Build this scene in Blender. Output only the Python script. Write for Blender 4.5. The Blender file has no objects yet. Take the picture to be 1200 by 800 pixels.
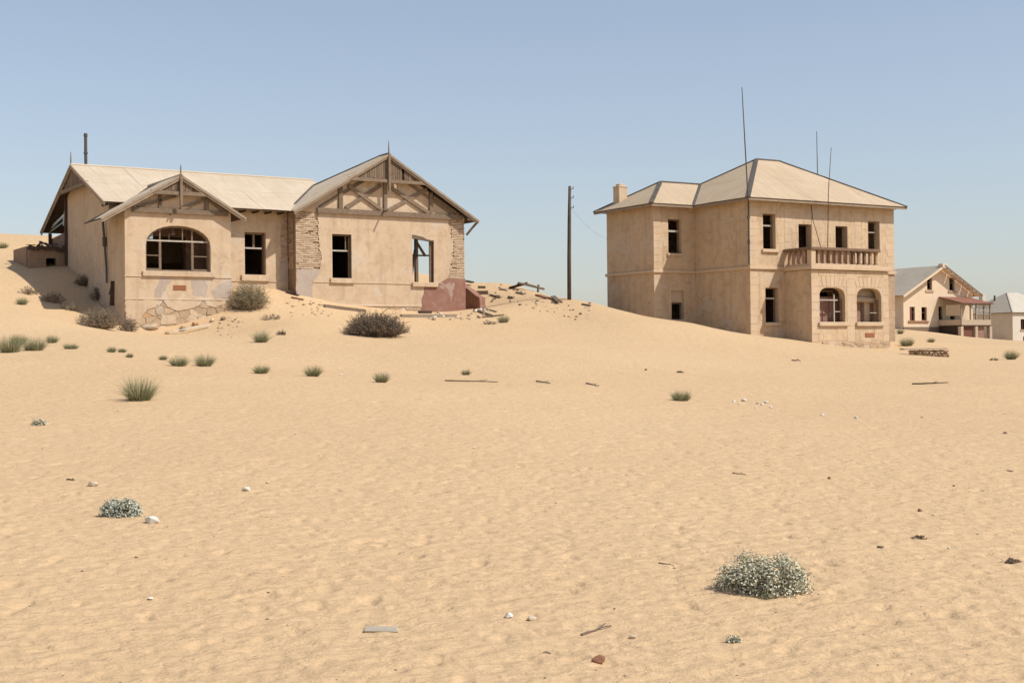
import bpy, bmesh, math, random
import numpy as np
from mathutils import Vector, Matrix, noise
from mathutils.geometry import delaunay_2d_cdt

# ------------------------------------------------------------------ camera, sky, sun, exposure
SC = bpy.context.scene
COL = SC.collection
R = math.radians
cam_d = bpy.data.cameras.new('camera')
cam = bpy.data.objects.new('camera', cam_d)
COL.objects.link(cam)
cam_d.sensor_width = 36.0
cam_d.lens = 36.0 * 1570.0 / 1200.0
cam_d.clip_start = 0.1
cam_d.clip_end = 6000
cam.matrix_world = (Matrix.Translation((0, 0, 1.6)) @ Matrix.Rotation(R(90) + math.atan(10 / 1570.0), 4, 'X')
                    @ Matrix.Rotation(R(-0.6), 4, 'Z'))
SC.camera = cam
SUN_EL, SUN_AZ = 51.0, 111.9          # azimuth clockwise from +Y
SC.view_settings.view_transform = 'Standard'
SC.view_settings.look = 'None'
SC.view_settings.exposure = 0.37
SC.view_settings.gamma = 1.0
SC.view_settings.use_curve_mapping = False
W = bpy.data.worlds.new('World')
SC.world = W
W.use_nodes = True
nt = W.node_tree
bg = nt.nodes['Background']
sky = nt.nodes.new('ShaderNodeTexSky')
sky.sky_type = 'NISHITA'
sky.sun_disc = False
sky.sun_elevation = R(SUN_EL)
sky.sun_rotation = R(SUN_AZ)
sky.altitude = 0
sky.air_density = 1.15
sky.dust_density = 0.9
sky.ozone_density = 3.0
gm = nt.nodes.new('ShaderNodeGamma')                  # pale desert sky: softer range, whole dome alike
gm.inputs['Gamma'].default_value = 0.85
tn = nt.nodes.new('ShaderNodeMix'); tn.data_type = 'RGBA'; tn.blend_type = 'MULTIPLY'; tn.inputs[0].default_value = 1.0
tn.inputs[7].default_value = (0.97, 0.935, 0.96, 1)
nt.links.new(sky.outputs[0], gm.inputs['Color']); nt.links.new(gm.outputs[0], tn.inputs[6]); hs = nt.nodes.new('ShaderNodeHueSaturation'); hs.inputs['Saturation'].default_value = 0.8
nt.links.new(tn.outputs[2], hs.inputs['Color']); nt.links.new(hs.outputs[0], bg.inputs[0])
bg.inputs[1].default_value = 0.136
sl = bpy.data.lights.new('sun', 'SUN')
sl.energy = 3.75
sl.angle = R(0.55)
sl.color = (1.0, 0.955, 0.88)
sun = bpy.data.objects.new('sun', sl)
COL.objects.link(sun)
sd = Vector((math.sin(R(SUN_AZ)) * math.cos(R(SUN_EL)), math.cos(R(SUN_AZ)) * math.cos(R(SUN_EL)), math.sin(R(SUN_EL))))
sun.rotation_euler = sd.to_track_quat('Z', 'Y').to_euler()
sun.location = (40, -10, 60)

rnd = random.Random(7)
U = rnd.uniform

# ------------------------------------------------------------------ materials
class NT:
    def __init__(s, name):
        s.m = bpy.data.materials.new(name); s.m.use_nodes = True
        s.t = s.m.node_tree; s.b = s.t.nodes['Principled BSDF']
    def n(s, typ, **k):
        x = s.t.nodes.new('ShaderNode' + typ)
        for a, v in k.items():
            if a.startswith('i_'):
                key = a[2:]
                x.inputs[int(key) if key.isdigit() else key].default_value = v
            else: setattr(x, a, v)
        return x
    def l(s, a, b): s.t.links.new(a, b)
    def coord(s, kind='Object', scale=(1, 1, 1), rot=(0, 0, 0)):
        tc = s.n('TexCoord'); mp = s.n('Mapping'); mp.inputs['Scale'].default_value = scale; mp.inputs['Rotation'].default_value = rot
        s.l(tc.outputs[kind], mp.inputs[0]); return mp.outputs[0]
    def noise(s, co, sc, det=4, rough=.55, dist=0):
        x = s.n('TexNoise'); x.inputs['Scale'].default_value = sc; x.inputs['Detail'].default_value = det
        x.inputs['Roughness'].default_value = rough; x.inputs['Distortion'].default_value = dist
        s.l(co, x.inputs['Vector']); return x.outputs['Fac']
    def ramp(s, fac, stops):
        x = s.n('ValToRGB'); e = x.color_ramp.elements
        while len(e) < len(stops): e.new(.5)
        for i, (p, c) in enumerate(stops):
            e[i].position = p; e[i].color = (c[0], c[1], c[2], 1) if not isinstance(c, (int, float)) else (c, c, c, 1)
        s.l(fac, x.inputs[0]); return x.outputs[0]
    def mix(s, fac, a, b, mode='MIX'):
        x = s.n('Mix', data_type='RGBA', blend_type=mode)
        for sock, v in ((x.inputs[0], fac), (x.inputs[6], a), (x.inputs[7], b)):
            if isinstance(v, (int, float)): sock.default_value = v
            elif isinstance(v, tuple): sock.default_value = (v[0], v[1], v[2], 1)
            else: s.l(v, sock)
        return x.outputs[2]
    def rand(s): return s.n('ObjectInfo').outputs['Random']
    def bump(s, h, strength=.3, dist=.02, prev=None):
        x = s.n('Bump'); x.inputs['Strength'].default_value = strength; x.inputs['Distance'].default_value = dist
        s.l(h, x.inputs['Height'])
        if prev is not None: s.l(prev, x.inputs['Normal'])
        return x.outputs[0]
    def done(s, col, rough=.9, normal=None, spec=.2, metal=0):
        if isinstance(col, tuple): s.b.inputs['Base Color'].default_value = (*col, 1)
        else: s.l(col, s.b.inputs['Base Color'])
        s.b.inputs['Roughness'].default_value = rough
        s.b.inputs['Specular IOR Level'].default_value = spec
        s.b.inputs['Metallic'].default_value = metal
        if normal is not None: s.l(normal, s.b.inputs['Normal'])
        return s.m
def sc3(c, k): return tuple(min(1, x * k) for x in c)

def mat_stucco(name, base, dirt, pale, patchy=.5, streak=.5, crack=True):
    s = NT(name); co = s.coord()
    big = s.noise(co, .45, 5, .6); mid = s.noise(co, 2.2, 6, .65, .6); fine = s.noise(co, 26, 4, .7)
    st = s.noise(s.coord(scale=(3.2, 3.2, .35)), 1.0, 5, .6)
    c = s.mix(s.ramp(big, ((.32, 0), (.72, 1))), base, pale)
    c = s.mix(s.ramp(mid, ((.46, 0), (.72, patchy))), c, dirt)
    c = s.mix(s.ramp(st, ((.5, 0), (.8, streak))), c, sc3(dirt, .85))
    fl = s.noise(co, .95, 8, .68, .8); lay = s.ramp(fl, ((.575, 0), (.60, 1)))
    c = s.mix(s.mix(1.0, lay, (patchy, patchy, patchy), 'MULTIPLY'), c, tuple(.5 * a + .5 * b for a, b in zip(pale, (.56, .49, .41))))
    fl2 = s.noise(s.coord(scale=(1, 1, 1.6)), 1.7, 7, .7, .5); lay2 = s.ramp(fl2, ((.60, 0), (.66, 1)))
    c = s.mix(s.mix(1.0, lay2, (streak, streak, streak), 'MULTIPLY'), c, sc3(dirt, .9))
    f2 = s.ramp(fine, ((.25, .80), (.75, 1.0)))
    c = s.mix(1.0, c, f2, 'MULTIPLY')
    tint = s.ramp(s.rand(), ((0, .93), (1, 1.0)))
    c = s.mix(1.0, c, tint, 'MULTIPLY')
    h = s.mix(.5, mid, fine)
    nrm = s.bump(h, .4, .025)
    nrm = s.bump(lay, .35, .012, nrm)
    if crack:
        v = s.n('TexVoronoi', feature='DISTANCE_TO_EDGE'); v.inputs['Scale'].default_value = .34
        wn = s.n('TexNoise'); wn.inputs['Scale'].default_value = 1.6; wn.inputs['Detail'].default_value = 5; s.l(co, wn.inputs['Vector'])
        add = s.n('VectorMath', operation='MULTIPLY_ADD'); s.l(wn.outputs['Color'], add.inputs[0]); add.inputs[1].default_value = (1.2, 1.2, 1.2); s.l(co, add.inputs[2])
        s.l(add.outputs[0], v.inputs['Vector'])
        ck = s.ramp(v.outputs['Distance'], ((0, .75), (.007, 0)))
        gate = s.ramp(s.noise(co, .8, 2), ((.54, 0), (.6, 1)))
        ckk = s.mix(1.0, ck, gate, 'MULTIPLY')
        c = s.mix(s.mix(1.0, ckk, (.5, .5, .5), 'MULTIPLY'), c, sc3(dirt, .55))
    return s.done(c, .93, nrm, .15)

def mat_plain(name, c1, c2, scale=6, bump=.3, rough=.85, stretch=(1, 1, 1), rnd_amt=.25, dist=.01, spec=.2, metal=0):
    s = NT(name); co = s.coord(scale=stretch)
    n1 = s.noise(co, scale, 5, .6, .3); n2 = s.noise(co, scale * 6, 3, .6)
    c = s.mix(s.ramp(n1, ((.3, 0), (.7, 1))), c1, c2)
    c = s.mix(1.0, c, s.ramp(s.rand(), ((0, 1 - rnd_amt), (1, 1.0))), 'MULTIPLY')
    c = s.mix(1.0, c, s.ramp(n2, ((.3, .8), (.7, 1.0))), 'MULTIPLY')
    return s.done(c, rough, s.bump(s.mix(.5, n1, n2), bump, dist), spec, metal)

def mat_roof(name, base, dirt, pale, corr=.076, cstr=.35):
    s = NT(name)
    uv = s.coord('UV')
    big = s.noise(s.coord(), .5, 5, .6, .8)
    st = s.noise(s.coord('UV', scale=(6, .55, 1)), 1.0, 5, .65)
    fine = s.noise(s.coord('UV', scale=(1, 1, 1)), 14, 4, .7)
    c = s.mix(s.ramp(big, ((.35, 0), (.7, 1))), base, pale)
    c = s.mix(s.ramp(st, ((.45, 0), (.75, .6))), c, dirt)
    rs = s.noise(s.coord('UV', scale=(9, .9, 1)), 1.0, 7, .7, .6)
    c = s.mix(s.ramp(rs, ((.60, 0), (.72, .45))), c, (dirt[0] * .72, dirt[1] * .58, dirt[2] * .5))
    c = s.mix(1.0, c, s.ramp(fine, ((.25, .82), (.7, 1.0))), 'MULTIPLY')
    c = s.mix(1.0, c, s.ramp(s.rand(), ((0, .95), (.5, .98), (1, 1.0))), 'MULTIPLY')
    w = s.n('TexWave', wave_type='BANDS', bands_direction='X', wave_profile='SIN'); w.inputs['Scale'].default_value = 1 / corr / 3.18
    s.l(uv, w.inputs['Vector'])
    nrm = s.bump(w.outputs['Fac'], cstr, .02)
    nrm = s.bump(fine, .25, .01, nrm)
    return s.done(c, .88, nrm, .1)

def mat_sand():
    s = NT('sand'); co = s.coord()
    big = s.noise(co, .06, 4, .6); mid = s.noise(co, .9, 5, .6, .5); sm = s.noise(co, 9, 5, .65); gr = s.noise(co, 90, 3, .7)
    c = s.mix(s.ramp(big, ((.35, 0), (.65, 1))), (.572, .392, .222), (.602, .422, .244))
    c = s.mix(s.ramp(mid, ((.5, 0), (.85, .2))), c, (.50, .335, .19))
    c = s.mix(1.0, c, s.ramp(sm, ((.28, .86), (.62, 1.0))), 'MULTIPLY')
    c = s.mix(1.0, c, s.ramp(gr, ((.25, .8), (.6, 1.0))), 'MULTIPLY')
    sp = s.noise(co, 38, 2, .5)
    c = s.mix(s.ramp(sp, ((.735, 0), (.76, .6))), c, (.2, .13, .075))
    rpl = s.noise(s.coord(scale=(1, 1.7, 1), rot=(0, 0, .4)), 3.6, 3, .6, .7)
    n = s.bump(rpl, .6, .07)
    n = s.bump(sm, .6, .045, n)
    n = s.bump(gr, .35, .008, n)
    return s.done(c, .95, n, .1)

M = {}
M['sand'] = mat_sand()
M['stucco'] = mat_stucco('ochre_stucco', (.60, .45, .30), (.49, .345, .22), (.66, .51, .36), .75, .6)
M['grey_render'] = mat_stucco('grey_render', (.44, .355, .285), (.36, .27, .205), (.52, .43, .355), .5, .3, False)
M['maroon'] = mat_stucco('maroon_paint', (.27, .125, .09), (.36, .23, .17), (.33, .18, .135), .8, .5, False)
M['mortar'] = mat_plain('old_mortar', (.36, .25, .165), (.28, .185, .12), 5, .5)
def mat_brick():
    s = NT('sand_brick'); co = s.coord(); g = s.n('NewGeometry')
    c = s.ramp(g.outputs['Random Per Island'], ((0, (.42, .295, .19)), (.35, (.53, .395, .265)), (1, (.63, .49, .35))))
    f = s.noise(co, 30, 4, .7)
    c = s.mix(1.0, c, s.ramp(f, ((.25, .75), (.7, 1.0))), 'MULTIPLY')
    return s.done(c, .95, s.bump(f, .5, .02), .1)
M['brick'] = mat_brick()
M['villa'] = mat_stucco('villa_render', (.61, .445, .275), (.47, .325, .20), (.68, .51, .34), .8, .65)
M['block'] = mat_stucco('cement_block', (.62, .46, .30), (.50, .36, .225), (.67, .51, .355), .45, .3, False)
M['sand_mortar'] = mat_plain('sandy_mortar', (.58, .42, .27), (.47, .33, .21), 5, .5)
M['baluster'] = mat_plain('worn_baluster', (.46, .32, .20), (.34, .22, .135), 6, .4, rnd_amt=.2)
M['rail'] = mat_plain('stained_concrete', (.31, .20, .13), (.21, .13, .085), 5, .4)
M['rough_stone'] = mat_plain('rough_stone', (.58, .42, .27), (.45, .31, .195), 4, .6, rnd_amt=.2)
M['pale_stone'] = mat_plain('pale_stone', (.64, .52, .385), (.52, .40, .28), 5, .5, rnd_amt=.25)
M['white_stone'] = mat_plain('white_stone', (.78, .73, .64), (.62, .54, .44), 8, .4, rnd_amt=.1)
M['rust_stone'] = mat_plain('rust_stone', (.26, .115, .06), (.36, .19, .11), 9, .5, rnd_amt=.2)
M['dark_stone'] = mat_plain('dark_stone', (.20, .135, .09), (.28, .2, .14), 9, .5, rnd_amt=.2)
M['orange_stone'] = mat_plain('orange_stone', (.58, .33, .165), (.55, .38, .23), 5, .5)
M['grey_slab'] = mat_plain('grey_slab', (.47, .41, .32), (.40, .34, .255), 5, .3)
M['roof'] = mat_roof('dusty_roof_sheet', (.53, .43, .31), (.43, .335, .225), (.60, .50, .375))
M['villa_roof'] = mat_roof('tan_roof_sheet', (.49, .375, .25), (.39, .285, .18), (.55, .43, .30))
M['grey_roof'] = mat_roof('grey_roof_sheet', (.40, .345, .27), (.32, .275, .215), (.45, .39, .31))
M['pale_roof'] = mat_roof('pale_grey_roof_sheet', (.50, .445, .365), (.43, .375, .30), (.56, .505, .42))
M['red_roof'] = mat_roof('red_roof_sheet', (.25, .11, .075), (.19, .085, .06), (.30, .15, .105))
M['wood'] = mat_plain('weathered_timber', (.30, .22, .15), (.20, .14, .095), 3, .5, stretch=(2.5, 2.5, 2.5), rnd_amt=.35)
M['wood_pale'] = mat_plain('bleached_timber', (.44, .35, .255), (.33, .25, .175), 3, .5, rnd_amt=.3)
M['wood_dark'] = mat_plain('dark_timber', (.10, .066, .044), (.062, .042, .03), 3, .4, rnd_amt=.3)
M['pole_wood'] = mat_plain('grey_brown_pole', (.15, .11, .08), (.10, .072, .052), 3, .4)
M['frame'] = mat_plain('window_paint', (.28, .205, .145), (.18, .125, .085), 6, .3, rnd_amt=.15)
M['frame_pale'] = mat_plain('pale_window_paint', (.55, .50, .43), (.42, .35, .28), 6, .3, rnd_amt=.15)
M['rust'] = mat_plain('rust_iron', (.14, .075, .05), (.09, .055, .04), 8, .4)
M['iron'] = mat_plain('dark_iron', (.10, .095, .09), (.15, .13, .115), 8, .3, rough=.6, metal=.3)
M['cap'] = mat_plain('zinc_ridge', (.12, .10, .085), (.19, .16, .13), 4, .3, rough=.6, metal=.2)
M['plaque'] = mat_plain('rusty_plaque', (.40, .165, .075), (.32, .12, .055), 8, .2)
M['blue_scrap'] = mat_plain('faded_blue_paint', (.55, .66, .68), (.40, .50, .52), 4, .2)
M['cream'] = mat_stucco('cream_wall', (.74, .575, .40), (.62, .46, .31), (.78, .63, .46), .3, .3, False)
M['white_wall'] = mat_stucco('white_wall', (.66, .58, .47), (.54, .46, .36), (.72, .65, .55), .3, .3, False)
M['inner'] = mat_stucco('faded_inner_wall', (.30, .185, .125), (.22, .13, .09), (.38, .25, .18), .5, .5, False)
M['balcony_dado'] = mat_plain('dark_maroon_dado', (.13, .06, .04), (.20, .10, .065), 3, .3)
M['door'] = mat_plain('maroon_door', (.22, .09, .06), (.17, .07, .05), 4, .3)
M['driftwood'] = mat_plain('white_board', (.72, .70, .66), (.56, .53, .48), 4, .3)
def leaf_mat(name, c1, c2, rough=.7):
    s = NT(name); co = s.coord()
    g = s.n('NewGeometry')
    c = s.mix(g.outputs['Random Per Island'], c1, c2)
    return s.done(c, rough, None, .25)
M['leaf_grey'] = leaf_mat('grey_green_leaf', (.20, .205, .12), (.36, .345, .23))
M['leaf_white'] = leaf_mat('silvery_leaf', (.48, .45, .32), (.66, .61, .47))
M['flower'] = leaf_mat('yellow_flower', (.62, .40, .06), (.55, .33, .09))
M['leaf_blue'] = leaf_mat('blue_green_leaf', (.22, .25, .19), (.40, .42, .35))
M['grass'] = leaf_mat('grass_blade', (.13, .145, .06), (.30, .29, .155))
M['grass_dry'] = leaf_mat('dry_grass_blade', (.34, .30, .17), (.46, .40, .25))
M['twig'] = leaf_mat('dry_twig', (.115, .08, .055), (.21, .155, .105))
M['twig_pale'] = leaf_mat('pale_dry_twig', (.25, .19, .125), (.36, .28, .19))
M['stem'] = leaf_mat('brown_stem', (.14, .095, .06), (.20, .14, .09))

# ------------------------------------------------------------------ mesh helpers
class G:
    def __init__(s): s.v = []; s.f = []
    def box(s, x0, x1, y0, y1, z0, z1, j=0):
        b = len(s.v)
        for z in (z0, z1):
            for x, y in ((x0, y0), (x1, y0), (x1, y1), (x0, y1)):
                s.v.append((x + U(-j, j), y + U(-j, j), z + U(-j, j)) if j else (x, y, z))
        for q in ((3, 2, 1, 0), (4, 5, 6, 7), (0, 1, 5, 4), (1, 2, 6, 5), (2, 3, 7, 6), (3, 0, 4, 7)):
            s.f.append(tuple(b + i for i in q))
        return s
    def beam(s, p0, p1, w, d, ref=(0, 1, 0)):       # w across, d along ref
        p0, p1 = Vector(p0), Vector(p1); t = (p1 - p0).normalized(); r = Vector(ref)
        r = (r - t * r.dot(t)).normalized(); a = t.cross(r) * (w / 2); r = r * (d / 2)
        b = len(s.v)
        for p in (p0, p1):
            for k in (-a - r, a - r, a + r, -a + r): s.v.append(tuple(p + k))
        for q in ((3, 2, 1, 0), (4, 5, 6, 7), (0, 1, 5, 4), (1, 2, 6, 5), (2, 3, 7, 6), (3, 0, 4, 7)):
            s.f.append(tuple(b + i for i in q))
        return s
    def tube(s, pts, rad, n=6):
        pts = [Vector(p) for p in pts]
        if not isinstance(rad, (list, tuple)): rad = [rad] * len(pts)
        b = len(s.v)
        for i, p in enumerate(pts):
            t = (pts[min(i + 1, len(pts) - 1)] - pts[max(i - 1, 0)]).normalized()
            a = t.orthogonal().normalized(); c = t.cross(a)
            for k in range(n):
                an = 2 * math.pi * k / n
                s.v.append(tuple(p + (a * math.cos(an) + c * math.sin(an)) * rad[i]))
        for i in range(len(pts) - 1):
            for k in range(n):
                k2 = (k + 1) % n
                s.f.append((b + i * n + k, b + i * n + k2, b + (i + 1) * n + k2, b + (i + 1) * n + k))
        s.f.append(tuple(b + k for k in reversed(range(n))))
        s.f.append(tuple(b + (len(pts) - 1) * n + k for k in range(n)))
        return s
    def prism(s, outer, holes, fn, c0, c1):          # polygon with holes, extruded from c0 to c1
        loops = [outer] + list(holes)
        flat = [Vector((a, b_)) for lp in loops for a, b_ in lp]; ed = []; o = 0
        for lp in loops:
            m = len(lp); ed += [(o + i, o + (i + 1) % m) for i in range(m)]; o += m
        vs, _, fs, *_r = delaunay_2d_cdt(flat, ed, [], 1, 1e-6)
        def void(t):
            c = (sum(vs[i].x for i in t) / len(t), sum(vs[i].y for i in t) / len(t))
            return not inside(c, outer) or any(inside(c, hl) for hl in holes)
        fs = [t for t in fs if not void(t)]
        n = len(vs); b = len(s.v)
        for c in (c0, c1):
            for p in vs: s.v.append(fn(p.x, p.y, c))
        for t in fs:
            s.f.append(tuple(b + i for i in t)); s.f.append(tuple(b + n + i for i in reversed(t)))
        for lp in loops:
            m = len(lp); q = len(s.v)
            for c in (c0, c1):
                for a, b_ in lp: s.v.append(fn(a, b_, c))
            for i in range(m):
                i2 = (i + 1) % m
                s.f.append((q + i, q + i2, q + m + i2, q + m + i))
        return s
    def wallv(s, outer, holes, v0, v1): return s.prism(outer, holes, lambda a, b_, c: (a, c, b_), v0, v1)
    def wallu(s, outer, holes, u0, u1): return s.prism(outer, holes, lambda a, b_, c: (c, a, b_), u0, u1)
    def slab(s, poly, th, off=0):                    # planar 3d polygon, thickness down its normal
        P = [Vector(p) for p in poly]
        n = Vector((0, 0, 0))
        for i in range(len(P)): n += P[i].cross(P[(i + 1) % len(P)])
        n.normalize()
        if n.z < 0: n = -n
        b = len(s.v); m = len(P)
        for p in P: s.v.append(tuple(p + n * off))
        for p in P: s.v.append(tuple(p + n * (off - th)))
        s.f.append(tuple(b + i for i in range(m))); s.f.append(tuple(b + m + i for i in reversed(range(m))))
        for i in range(m): s.f.append((b + i, b + (i + 1) % m, b + m + (i + 1) % m, b + m + i))
        return s
    def rock(s, c, size, n=18, flat=1.0, rg=None):
        rg = rg or rnd
        bm = bmesh.new()
        for i in range(n):
            d = Vector((rg.gauss(0, 1), rg.gauss(0, 1), rg.gauss(0, 1))).normalized() * rg.uniform(.82, 1.05)
            bm.verts.new((c[0] + d.x * size[0], c[1] + d.y * size[1], c[2] + d.z * size[2]))
        r = bmesh.ops.convex_hull(bm, input=bm.verts)
        bmesh.ops.delete(bm, geom=[e for e in r['geom_unused'] if isinstance(e, bmesh.types.BMVert)], context='VERTS')
        bm.verts.index_update(); b = len(s.v)
        for v in bm.verts: s.v.append(tuple(v.co))
        for f in bm.faces: s.f.append(tuple(b + v.index for v in f.verts))
        bm.free(); return s
    def mesh(s, name, mat, smooth=False, bevel=0, fix=True):
        me = bpy.data.meshes.new(name); me.from_pydata(s.v, [], s.f)
        if fix or bevel:
            bm = bmesh.new(); bm.from_mesh(me)
            bmesh.ops.remove_doubles(bm, verts=bm.verts, dist=1e-5)
            bmesh.ops.recalc_face_normals(bm, faces=bm.faces)
            if bevel: bmesh.ops.bevel(bm, geom=[e for e in bm.edges if e.calc_face_angle(0) > .5], offset=bevel, segments=1, affect='EDGES')
            bm.to_mesh(me); bm.free()
        if smooth: me.polygons.foreach_set('use_smooth', [True] * len(me.polygons))
        me.materials.append(mat); return me

def ob(name, g, mat, parent=None, label=None, kind=None, smooth=False, bevel=0, fix=True):
    me = g if isinstance(g, bpy.types.Mesh) else g.mesh(name, mat, smooth, bevel, fix)
    o = bpy.data.objects.new(name, me); COL.objects.link(o)
    if parent is not None: o.parent = parent
    if label: o['label'] = label
    if kind: o['kind'] = kind
    return o
def thing(name, label, cat, loc=(0, 0, 0), rz=0, group=None):
    o = bpy.data.objects.new(name, None); COL.objects.link(o); o.empty_display_size = .3
    o.location = loc; o.rotation_euler = (0, 0, rz); o['label'] = label; o['category'] = cat
    if group: o['group'] = group
    return o
def tag(o, label, cat, group=None):
    o['label'] = label; o['category'] = cat
    if group: o['group'] = group
    return o

def clip(poly, cp):                                  # Sutherland-Hodgman, cp convex ccw
    out = poly
    for i in range(len(cp)):
        a, b = cp[i], cp[(i + 1) % len(cp)]; inp = out; out = []
        if not inp: break
        def side(p): return (b[0] - a[0]) * (p[1] - a[1]) - (b[1] - a[1]) * (p[0] - a[0])
        for k in range(len(inp)):
            p, q = inp[k], inp[(k + 1) % len(inp)]; sp, sq = side(p), side(q)
            if sp >= 0: out.append(p)
            if (sp >= 0) != (sq >= 0):
                t = sp / (sp - sq); out.append((p[0] + (q[0] - p[0]) * t, p[1] + (q[1] - p[1]) * t))
    return out

def sheets(parent, poly, e, mat, sw=.82, slen=2.3, name='roof_sheet', lift=.004, drop=()):
    P = [Vector(p) for p in poly]; e = Vector(e).normalized()
    n = Vector((0, 0, 0))
    for i in range(len(P)): n += P[i].cross(P[(i + 1) % len(P)])
    n.normalize()
    if n.z < 0: n = -n
    s = n.cross(e).normalized()
    if s.z < 0: s = -s
    o = P[0]
    q = [((p - o).dot(e), (p - o).dot(s)) for p in P]
    ar = sum(q[i][0] * q[(i + 1) % len(q)][1] - q[(i + 1) % len(q)][0] * q[i][1] for i in range(len(q)))
    if ar < 0: q.reverse()
    a0, a1 = min(x[0] for x in q), max(x[0] for x in q); b0, b1 = min(x[1] for x in q), max(x[1] for x in q)
    na = max(1, round((a1 - a0) / sw)); nb = max(1, math.ceil((b1 - b0) / slen - .15)); wa = (a1 - a0) / na; lb = (b1 - b0) / nb
    for i in range(na):
        for j in range(nb):
            x0, x1 = a0 + i * wa, a0 + (i + 1) * wa + .03; y0, y1 = b0 + j * lb, b0 + (j + 1) * lb + (.1 if j < nb - 1 else 0)
            c = clip([(x0, y0), (x1, y0), (x1, y1), (x0, y1)], q)
            if len(c) < 3 or (i, j) in drop: continue
            area = abs(sum(c[k][0] * c[(k + 1) % len(c)][1] - c[(k + 1) % len(c)][0] * c[k][1] for k in range(len(c)))) / 2
            if area < .02: continue
            g = G(); m = len(c); side = .003 * (i % 2) + U(0, .002); sk = U(-.0015, .0015); lf = U(.003, .007) if U(0, 1) < .12 else 0; me_uv = []
            for th in (0, .004):
                for a, b in c:
                    f = (b - y0) / (y1 - y0)
                    off = .006 + side + lf + lift * (1 - f) + sk * (a - x0) / wa - th + .004
                    g.v.append(tuple(o + e * a + s * b + n * off)); me_uv.append((a, b))
            g.f.append(tuple(range(m))); g.f.append(tuple(m + k for k in reversed(range(m))))
            for k in range(m): g.f.append((k, (k + 1) % m, m + (k + 1) % m, m + k))
            me = g.mesh(name, mat, fix=False)
            ul = me.uv_layers.new(name='uv')
            for lp in me.loops: ul.data[lp.index].uv = me_uv[lp.vertex_index]
            ob(name, me, mat, parent)

def rect(a0, a1, b0, b1): return [(a0, b0), (a1, b0), (a1, b1), (a0, b1)]
def arch(a0, a1, b0, sp, top, ex=2.0, n=14):
    c, hw = (a0 + a1) / 2, (a1 - a0) / 2
    out = [(a0, b0), (a1, b0)]
    for i in range(n + 1):
        t = math.pi * i / n; x, y = math.cos(t), math.sin(t)
        x = math.copysign(abs(x) ** (2 / ex), x); y = abs(y) ** (2 / ex)
        out.append((c + hw * x, sp + (top - sp) * y))
    return out
def ragged(p, q, n, amp):
    out = []
    for i in range(1, n):
        t = i / n; out.append((p[0] + (q[0] - p[0]) * t + U(-amp, amp), p[1] + (q[1] - p[1]) * t + U(-amp, amp) * .6))
    return out
def blob(poly, step=.18, amp=.05):
    out = []
    for i in range(len(poly)):
        p, q = poly[i], poly[(i + 1) % len(poly)]; L = math.hypot(q[0] - p[0], q[1] - p[1]); k = max(1, int(L / step))
        out.append(p); out += ragged(p, q, k, amp)
    return out
def inside(p, poly):
    c = False
    for i in range(len(poly)):
        a, b = poly[i], poly[(i + 1) % len(poly)]
        if (a[1] > p[1]) != (b[1] > p[1]) and p[0] < (b[0] - a[0]) * (p[1] - a[1]) / (b[1] - a[1]) + a[0]: c = not c
    return c
def bricks(poly, fn, L=.25, hgt=.084, d0=-.006, d1=.06):
    g = G(); a0, a1 = min(p[0] for p in poly), max(p[0] for p in poly); b0, b1 = min(p[1] for p in poly), max(p[1] for p in poly)
    r = 0; b = b0
    while b < b1:
        a = a0 - (L / 2 if r % 2 else 0)
        while a < a1:
            x0, x1 = max(a, a0) + .003, min(a + L, a1) - .003
            if x1 - x0 > .05 and inside(((x0 + x1) / 2, b + hgt / 2), poly) and U(0, 1) > .07:
                dd = d0 + U(-.012, .014); bb = len(g.v)
                for c in (dd, d1):
                    for x, y in ((x0, b + .009), (x1, b + .009), (x1, b + hgt - .010), (x0, b + hgt - .010)):
                        g.v.append(fn(x + U(-.006, .006), y + U(-.004, .004), c))
                for q in ((3, 2, 1, 0), (4, 5, 6, 7), (0, 1, 5, 4), (1, 2, 6, 5), (2, 3, 7, 6), (3, 0, 4, 7)): g.f.append(tuple(bb + i for i in q))
            a += L
        b += hgt; r += 1
    return g
def stones(parent, a0, a1, b0, b1, v, mats, n, proud=.016, depth=.2):
    """irregular rubble facing: cells round scattered points, each a stone of its own"""
    K = .58; a0, a1 = a0 * K, a1 * K; pts = []
    for _ in range(4000):
        p = (U(a0, a1), U(b0, b1))
        if all(math.hypot(p[0] - q[0], p[1] - q[1]) > math.sqrt((a1 - a0) * (b1 - b0) / n) * U(.45, .95) for q in pts): pts.append(p)
        if len(pts) >= n: break
    for p in pts:
        cell = [(a0, b0), (a1, b0), (a1, b1), (a0, b1)]
        for q in pts:
            if q is p: continue
            mx, my = (p[0] + q[0]) / 2, (p[1] + q[1]) / 2; dx, dy = q[0] - p[0], q[1] - p[1]
            cell = clip(cell, [(mx + dy * 50, my - dx * 50), (mx + dy * -50, my + dx * 50), (mx - dy * 50 - dx * 90, my + dx * 50 - dy * 90), (mx + dy * 50 - dx * 90, my - dx * 50 - dy * 90)])
            if not cell: break
        if len(cell) < 3: continue
        cell = [(c[0] / K, c[1]) for c in cell]
        cx, cy = sum(c[0] for c in cell) / len(cell), sum(c[1] for c in cell) / len(cell)
        g = G(); m = len(cell); pr = U(.2, 1) * proud
        for k, y in ((.86, v - proud - pr), (.975, v - proud * .5), (.975, v + depth)):
            for c in cell: g.v.append((cx + (c[0] - cx) * (k + U(-.03, .03)), y + U(-.008, .008), cy + (c[1] - cy) * (k + U(-.03, .03))))
        g.f.append(tuple(range(m))); g.f.append(tuple(2 * m + i for i in reversed(range(m))))
        for j in (0, 1):
            for i in range(m): g.f.append((j * m + i, j * m + (i + 1) % m, (j + 1) * m + (i + 1) % m, (j + 1) * m + i))
        ob('stone', g, rnd.choice(mats), parent)

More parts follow.
